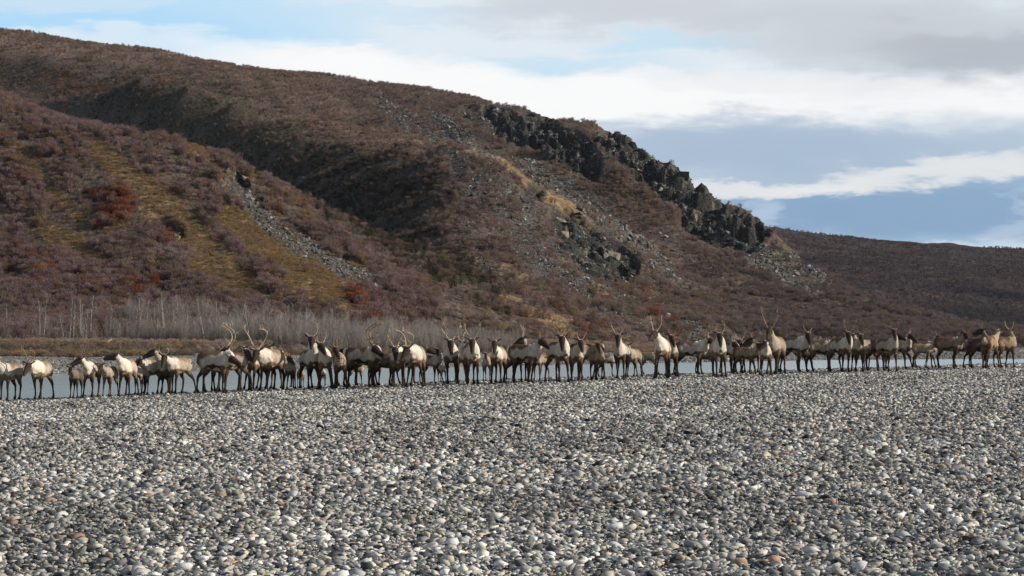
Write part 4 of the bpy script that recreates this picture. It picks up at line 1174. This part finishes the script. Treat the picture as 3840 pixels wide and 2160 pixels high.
    c = mixc(c, K['neck'], ss(.16, .30, X + wob) * ss(.72, .80, hh))
    c = mixc(c, K['chest'], ss(.18, .28, X) * (1 - ss(.69, .78, hh)))
    isleg = part == 2
    c = np.where(isleg[:, None], mixc(mixc(c, K['chest'], 1 - ss(.66, .78, hh)), K['leg'], 1 - ss(.52, .64, hh)), c)
    c = np.where(isleg[:, None] & (Z < .07)[:, None], np.array([.03, .025, .022]), c)
    inner = isleg & (Z > .12) & (Z < .5) & (np.abs(Y) < .095)
    c = np.where(inner[:, None], c * 1.5, c)
    isn = (part == 3) | (part == 4)
    nk = mixc(np.tile(K['neck'], (n, 1)), K['chest'] * 1.5, np.clip(tt - .55, 0, 1) * 1.1 * (part == 3) * (0 if coat == 'pale' else .55))
    c = np.where(isn[:, None] & (X > .2)[:, None], nk, c)
    c = np.where((part == 4)[:, None], K['neck'] * 1.08, c)
    ish = part == 5
    hc = mixc(mixc(np.tile(K['neck'] * .85, (n, 1)), K['face'], ss(.04, .17, tt)), K['muz'], ss(.80, .90, tt))
    hc = mixc(hc, (.02, .018, .018), ss(.95, .99, tt))
    c = np.where(ish[:, None], hc, c)
    c = np.where((part == 6)[:, None], K['face'] * 1.3 + .03, c)
    c = np.where((part == 1)[:, None], K['neck'] * 1.1, c)
    # cut free of the local shift and make the finished body
    me.vertices.foreach_set('co', co.astype(np.float32).ravel())
    me.update()
    set_col(me, 'col', np.clip(c * var, .01, .75))
    me.polygons.foreach_set('use_smooth', np.ones(len(me.polygons), dtype=bool))
    me.materials.clear(); me.materials.append(M_FUR)
    body = bpy.data.objects.new('body', me); COL.objects.link(body); body.parent = root
    # eyes
    for sd in (1, -1):
        v, fc = ico(1)
        p = Hd + F_ * .085 * hs + U_ * .03 * hs + sdv * sd * .076 * hs
        o = mesh_obj('eye', v * .017 + p, fc, M_EYE, root)
    # antlers
    a, spread, style, am = ant
    a = a * (.76 if a > .2 else 1)
    if a > 0:
        Ua = U_ - .45 * F_; Ua /= np.linalg.norm(Ua); Ba = np.cross(sdv, Ua); Ba /= np.linalg.norm(Ba)
        if Ba @ F_ > 0: Ba = -Ba
        def A(sd, b_, u_, s_): return Hd + U_ * .06 * hs + Ua * u_ * a + Ba * b_ * a + sdv * sd * (.035 * hs + s_ * a * spread)
        # (back, up, side) along the beam
        if style == 'C': prof = [(0, 0, 0), (.20, .16, .16), (.36, .38, .36), (.34, .64, .48), (.14, .86, .44), (-.10, .98, .30)]
        elif style == 'V': prof = [(0, 0, 0), (.10, .22, .18), (.16, .50, .34), (.10, .78, .44), (-.02, 1.0, .46)]
        elif style == 'U': prof = [(0, 0, 0), (.08, .14, .24), (.12, .36, .40), (.10, .66, .44), (.0, 1.0, .32)]
        else: prof = [(0, 0, 0), (.04, .5, .1), (.02, 1.0, .16)]
        for sd in (1, -1):
            aa = rs.uniform(.9, 1.08)
            pr = [np.array(A(sd, b_ * aa, u_ * aa, s_)) for b_, u_, s_ in prof]
            path = spline(pr, 14)
            r0 = .015 + .009 * min(a, .9)
            rad = list(np.linspace(r0, r0 * .55, 14))
            parts = [tube(path, rad, 6, (.3, .2, .9))]
            def tine(i, vec, ln, r=.6):
                b0 = path[i]; v_ = np.array(vec) / np.linalg.norm(vec)
                mid_ = b0 + v_ * ln * .5 + Ua * ln * .06; parts.append(tube([b0, mid_, b0 + v_ * ln + Ua * ln * .22], [r0 * r, r0 * r * .85, r0 * .3], 5, (.2, .9, .3)))
            if style in 'CVU' and a > .33:
                tine(1, -Ba + Ua * .35 + sdv * sd * .1, .24 * a)
                if a > .5: tine(3, -Ba + Ua * .9 + sdv * sd * .25, .34 * a)
                if a > .42: tine(10, Ba * .2 + Ua * .9 - sdv * sd * .35, .20 * a); tine(12, Ua + Ba * .7, .16 * a)
                if a > .6: tine(7, Ba + Ua * .3, .14 * a); tine(11, Ua - Ba * .9, .2 * a)
            VV, FF = [], []; off = 0
            for v, fc in parts:
                VV.append(v); FF += [tuple(i + off for i in q) for q in fc]; off += len(v)
            mesh_obj('antler', np.concatenate(VV), FF, M_ANT[am], root)
    tag(root, label, 'caribou', 'caribou herd along the gravel bar')
    return root

# px, foot y, back height, body heading (0 = towards the viewer, 90 = picture right), head place, head heading, head pitch, antlers (length, spread, style, colour), coat, label, build
N0_ = (0, 0, '', 'pale')
HERD = [
 (38, 1500, 134, -38, (2, 1356), -60, -10, (.42, .8, 'V', 'brown'), 'pale', 'pale bull cut by the left edge of the picture, head out of frame', 'adult'),
 (155, 1496, 138, -26, (130, 1378), -22, -42, (.62, .62, 'C', 'brown'), 'pale', 'white-necked bull with dark lowered face and looping antlers, second from the left edge', 'bull'),
 (285, 1493, 104, -14, (276, 1390), -14, -52, (.07, .6, 'S', 'pale'), 'dark', 'small charcoal grey calf with stub antlers facing the camera at the water', 'calf'),
 (345, 1489, 130, -22, (322, 1358), -66, -22, (.50, .6, 'V', 'dark'), 'pale', 'pale bull beside the grey calf, dark head turned left with one swept-back antler', 'adult'),
 (412, 1487, 108, -22, (391, 1380), -24, -45, (.13, .7, 'S', 'brown'), 'calf', 'small pale yearling with two short dark spikes, between two bulls looking left', 'calf'),
 (478, 1484, 132, -16, (452, 1346), -84, -8, (.50, .5, 'V', 'dark'), 'pale', 'white-necked bull looking left with head raised, behind the spike yearling', 'bull'),
 (530, 1479, 100, -30, (510, 1372), -30, -42, N0_, 'calf', 'brown-faced calf with wide ears and no antlers, below the bull looking left', 'calf'),
 (576, 1477, 124, -58, (542, 1362), -60, -25, N0_, 'pale', 'cream caribou with a dark belly stripe, its head hidden behind the wide-eared calf', 'adult'),
 (622, 1476, 128, -12, (590, 1330), -82, -22, (.44, .6, 'V', 'brown'), 'cow', 'grey-chested caribou with dark head in left profile, beside the lyre-antlered cow', 'adult'),
 (672, 1475, 130, -46, (630, 1346), -10, -50, (.36, .95, 'U', 'pale'), 'pale', 'pale cow facing the camera with thin lyre antlers, last before the gap of open water', 'adult'),
 (800, 1466, 128, 165, None, 170, 0, (.40, .9, 'V', 'brown'), 'cow', 'caribou turned away behind the grey bull, only its upright white-tipped antlers showing', 'adult'),
 (808, 1474, 150, 78, (868, 1352), 80, -25, N0_, 'bull', 'grey-flanked bull with a black belly stripe standing side-on right of the gap', 'bull'),
 (872, 1468, 142, -52, (862, 1322), -72, -30, (.84, .72, 'C', 'pale'), 'cow', 'grey bull in left profile carrying very tall branching antlers', 'bull'),
 (918, 1464, 138, 12, (934, 1328), 48, -42, N0_, 'cow', 'antlerless cow with white ears looking right beside the tall-antlered grey bull', 'adult'),
 (962, 1459, 130, -42, None, -40, -10, N0_, 'pale', 'cream-flanked caribou mostly hidden behind the antlerless cow with white ears', 'adult'),
 (1018, 1462, 148, -40, (974, 1330), -18, -48, (.90, .80, 'C', 'pale'), 'pale', 'large bull with huge pale curving antlers and a cream neck, facing the camera', 'bull'),
 (1052, 1456, 132, -34, None, -40, -10, N0_, 'brown', 'tan-rumped caribou standing close behind the huge-antlered cream bull', 'adult'),
 (1090, 1458, 98, 24, (1088, 1352), 62, -38, (.26, .7, 'V', 'brown'), 'cow', 'small dark-headed cow looking down to the right, left of the tall upright bull', 'adult'),
 (1160, 1457, 140, 32, (1172, 1280), 6, -42, (.50, .80, 'U', 'pale'), 'bull', 'tall white-necked caribou with head high and U-shaped antlers, staring at the camera', 'bull'),
 (1128, 1453, 66, 176, None, 180, -10, N0_, 'calf', 'orange-brown calf rump seen under the tall U-antlered caribou', 'calf'),
 (1217, 1457, 140, 16, (1208, 1304), 40, -40, (.46, .8, 'U', 'pale'), 'pale', 'cream-chested bull with a single visible antler, right of the tall U-antlered caribou', 'bull'),
 (1212, 1447, 60, 10, (1214, 1415), 10, -70, N0_, 'calf', 'calf with lowered head seen between the legs of the cream-chested bull', 'calf'),
 (1275, 1456, 128, 6, (1262, 1318), 36, -42, (.30, .8, 'V', 'brown'), 'brown', 'tan cow with short forked antlers, left of the great grey bull in right profile', 'adult'),
 (1308, 1446, 118, 92, (1296, 1326), -90, -10, (.34, .6, 'V', 'dark'), 'dark', 'dark cow half hidden behind the rear of the great grey bull', 'adult'),
 (1335, 1444, 74, 96, None, 90, -20, N0_, 'calf', 'calf seen under the belly of the great grey bull', 'calf'),
 (1362, 1452, 148, 72, (1402, 1312), 80, -36, (.88, .66, 'C', 'brown'), 'bull', 'great grey bull in right profile with antlers swept over its dark brown back', 'bull'),
 (1406, 1445, 100, 34, None, 40, -20, N0_, 'pale', 'cream-chested caribou under the muzzle of the great grey bull', 'adult'),
 (1442, 1446, 116, 80, (1480, 1345), 80, -20, (.36, .6, 'V', 'brown'), 'dark', 'dark-backed cow side-on, her head behind the white-maned old bull', 'adult'),
 (1492, 1450, 144, 8, (1487, 1318), 8, -55, (.72, .75, 'C', 'pale'), 'pale', 'old white-maned bull with a grizzled lowered face and many-tined pale antlers', 'bull'),
 (1524, 1440, 110, 84, None, 90, -20, N0_, 'cow', 'caribou standing between and behind the two white-maned bulls', 'adult'),
 (1562, 1450, 148, -14, (1534, 1318), -46, -48, (.66, .78, 'C', 'pale'), 'pale', 'white bull with big looped antlers and black face lowered to the left', 'bull'),
 (1614, 1440, 104, 66, (1640, 1322), 6, -48, (.06, .5, 'S', 'brown'), 'cow', 'grey yearling with upright ears and stub antlers, right of the white looped-antler bull', 'calf'),
 (1657, 1434, 62, 40, None, 90, -40, N0_, 'calf', 'little pale calf just right of the stub-antlered yearling', 'calf'),
 (1692, 1440, 146, 4, (1692, 1292), 10, -58, (.66, 1.0, 'C', 'pale'), 'bull', 'broad bull facing the camera with wide uneven antlers, a white neck behind his shoulder', 'bull'),
 (1728, 1431, 130, 22, (1740, 1300), 120, -15, (.40, .9, 'C', 'pale'), 'pale', 'white-necked caribou turned away between two bulls that face the camera', 'adult'),
 (1770, 1440, 142, 20, (1772, 1288), 2, -58, (.62, .85, 'V', 'pale'), 'pale', 'white-chested bull with black face and tall upright antlers, legs planted apart', 'bull'),
 (1827, 1430, 88, 12, (1822, 1338), 10, -50, N0_, 'calf', 'antlerless pale calf facing the camera between two white caribou', 'calf'),
 (1868, 1436, 132, -22, (1856, 1294), -2, -52, (.16, .5, 'S', 'pale'), 'pale', 'white caribou with one spike and wide flat ears, right of the pale calf', 'adult'),
 (1913, 1424, 106, 6, (1910, 1318), 4, -50, (.22, .9, 'S', 'pale'), 'pale', 'slender cream cow with a short antler, left of the bull pair crossing heads', 'adult'),
 (1962, 1430, 128, 14, (1962, 1284), -76, -28, (.50, .6, 'V', 'pale'), 'cow', 'dark-faced caribou looking left over the back of the big grey bull', 'adult'),
 (1968, 1436, 140, 66, (2022, 1286), 72, -32, (.44, .35, 'V', 'brown'), 'bull', 'big grey bull striding right with dark head stretched out and narrow upright antlers', 'bull'),
 (2026, 1428, 96, -44, None, -50, -30, N0_, 'calf', 'light brown caribou under the muzzle of the big striding grey bull', 'calf'),
 (2094, 1432, 146, 34, (2105, 1278), 4, -55, (.78, .85, 'C', 'brown'), 'bull', 'bull facing the camera with tall wide red-brown antlers and a white chest patch', 'bull'),
 (2160, 1428, 128, 14, (2174, 1292), 16, -50, (.46, .8, 'V', 'pale'), 'cow', 'grey-chested caribou with V-shaped pale antlers, right of the tall-antlered bull', 'adult'),
 (2206, 1422, 134, -62, (2158, 1308), -90, -25, (.30, .6, 'V', 'brown'), 'brown', 'tan-flanked caribou side-on behind the grey one with V-shaped antlers', 'adult'),
 (2240, 1424, 104, 30, (2240, 1302), 18, -45, (.07, .5, 'S', 'dark'), 'brown', 'slim red-brown yearling with tall pricked ears', 'adult'),
 (2276, 1410, 76, 94, None, 90, -30, N0_, 'cow', 'low grey caribou right of the red-brown yearling, head hidden behind the next bull', 'calf'),
 (2330, 1418, 130, -26, (2314, 1272), -4, -52, (.52, 1.0, 'V', 'pale'), 'bull', 'brown-backed white-chested bull with one long and one short antler', 'bull'),
 (2378, 1412, 100, -34, None, -40, -20, N0_, 'calf', 'tan caribou behind the one-long-antlered bull, hind legs stretched right', 'adult'),
 (2432, 1404, 80, 82, None, 90, -30, N0_, 'calf', 'small grey calf with a white rump, left of the pale bull lifting his chin', 'calf'),
 (2484, 1418, 144, -18, (2452, 1262), -30, -18, (.56, .7, 'V', 'pale'), 'pale', 'pale bull lifting his dark chin, with heavy white-tipped antlers', 'bull'),
 (2516, 1412, 124, 10, (2511, 1274), 26, -48, (.40, 1.0, 'V', 'brown'), 'cow', 'narrow cream-necked cow with open V antlers, tight against the chin-lifting bull', 'adult'),
 (2590, 1405, 122, 84, (2650, 1284), 84, -24, (.26, .6, 'V', 'pale'), 'bull', 'long brown-backed bull side-on to the right with a black stripe along the belly', 'bull'),
 (2650, 1400, 92, 80, None, 90, -30, N0_, 'brown', 'brown caribou behind the front of the long side-on bull', 'adult'),
 (2695, 1414, 140, 4, (2690, 1266), 4, -50, (.44, .62, 'U', 'pale'), 'pale', 'white-chested bull facing the camera with narrow lyre antlers, alone in front', 'bull'),
 (2742, 1400, 112, 34, (2742, 1298), 50, -30, (.36, .6, 'V', 'pale'), 'cow', 'dark-headed caribou behind the right shoulder of the lyre-antlered bull', 'adult'),
 (2768, 1396, 120, -20, (2766, 1292), -10, -40, (.38, 1.0, 'V', 'pale'), 'cow', 'caribou whose head and V antlers show over the small brown cow', 'adult'),
 (2794, 1404, 98, 76, (2838, 1302), 30, -45, N0_, 'brown', 'small brown cow side-on with a dark belly, head turned to the camera', 'adult'),
 (2816, 1396, 116, -40, (2812, 1284), -74, -24, (.30, .5, 'V', 'brown'), 'dark', 'dark head in left profile behind the small brown cow', 'adult'),
 (2872, 1408, 112, -10, (2862, 1296), -60, -38, N0_, 'pale', 'cream caribou with lowered black face, in front of the wide-antlered bull', 'adult'),
 (2912, 1402, 134, -30, (2878, 1252), -20, -32, (.78, .8, 'V', 'brown'), 'calf', 'tan bull with head high and the tallest antlers of the right half', 'bull'),
 (2978, 1396, 128, 58, (3020, 1264), 16, -52, (.46, .9, 'C', 'brown'), 'bull', 'brown-backed bull standing side-on with face to the camera, right of the tallest antlers', 'bull'),
 (3018, 1390, 84, 86, None, 90, -30, N0_, 'brown', 'low brown caribou between two side-on brown-backed bulls', 'adult'),
 (3078, 1393, 112, 82, (3120, 1300), 90, -20, (.30, .6, 'V', 'brown'), 'cow', 'brown-backed cow side-on, her head behind the bull with the white throat', 'adult'),
 (3154, 1395, 124, 42, (3170, 1262), 6, -54, (.56, .85, 'V', 'brown'), 'bull', 'bull with a white throat and tall uneven antlers facing the camera, rump to the left', 'bull'),
 (3218, 1392, 118, -6, (3216, 1270), 10, -50, (.34, 1.0, 'V', 'brown'), 'cow', 'grey-necked cow with spread antlers, right of the bull with the white throat', 'adult'),
 (3248, 1389, 112, -50, None, -50, -20, N0_, 'calf', 'tan flank of a caribou standing behind the grey-necked cow', 'adult'),
 (3288, 1388, 112, 62, None, 70, -20, N0_, 'dark', 'very dark-backed caribou behind the long-necked cow', 'adult'),
 (3328, 1391, 118, 46, (3342, 1252), 6, -46, (.34, .9, 'U', 'brown'), 'cow', 'long-necked alert cow with short cupped antlers, looking at the camera', 'adult'),
 (3370, 1384, 112, 58, (3398, 1266), 62, -34, (.30, .6, 'V', 'brown'), 'cow', 'grey caribou looking right beside the long-necked alert cow', 'adult'),
 (3458, 1382, 88, 80, (3500, 1300), 100, -20, N0_, 'calf', 'small grey-brown yearling side-on with a white rump, in front of the pair at right', 'calf'),
 (3466, 1378, 96, 82, (3504, 1272), 84, -20, (.28, .6, 'V', 'brown'), 'cow', 'brown back of a caribou standing behind the white-rumped yearling', 'adult'),
 (3556, 1381, 114, 76, (3612, 1264), 14, -44, (.38, .95, 'V', 'brown'), 'brown', 'side-on brown bull with pale throat and forked antlers, third from the right edge', 'adult'),
 (3612, 1376, 100, 84, None, 90, -20, N0_, 'brown', 'brown caribou behind the chest of the pale-throated bull near the right edge', 'adult'),
 (3668, 1380, 108, 112, (3688, 1252), -72, -12, (.46, .6, 'V', 'dark'), 'dark', 'nearly black caribou turning its dark antlered head left, near the right edge', 'adult'),
 (3712, 1381, 118, 148, None, 150, 0, N0_, 'brown', 'caribou seen from behind with a white rump patch, beside the nearly black one', 'adult'),
 (3768, 1378, 112, 118, (3798, 1254), 150, -10, (.40, .9, 'V', 'pale'), 'brown', 'rightmost caribou, brown, turned away with pale forked antlers', 'adult'),
]
for i, h in enumerate(HERD):
    caribou(*h[:10], seed=i, kind=h[10])
# ------------------------------------------------------------------ air
def haze():
    v = [(x, y, z) for x in (-420, 520) for y in (-60, 1100) for z in (-3, 110)]
    o = mesh_obj('haze', v, [(0, 1, 3, 2), (4, 6, 7, 5), (0, 4, 5, 1), (2, 3, 7, 6), (0, 2, 6, 4), (1, 5, 7, 3)], None, smooth=False)
    m = bpy.data.materials.new('air'); m.use_nodes = True; t = NT(m.node_tree)
    out = t.n('ShaderNodeOutputMaterial'); pv = t.n('ShaderNodeVolumePrincipled')
    pv.inputs['Color'].default_value = (.70, .82, 1, 1); pv.inputs['Density'].default_value = .00004; pv.inputs['Anisotropy'].default_value = .2
    t.l(pv.outputs[0], out.inputs['Volume']); o.data.materials.append(m)
    tag(o, kind='stuff')
haze()
scene.cycles.volume_bounces = 0
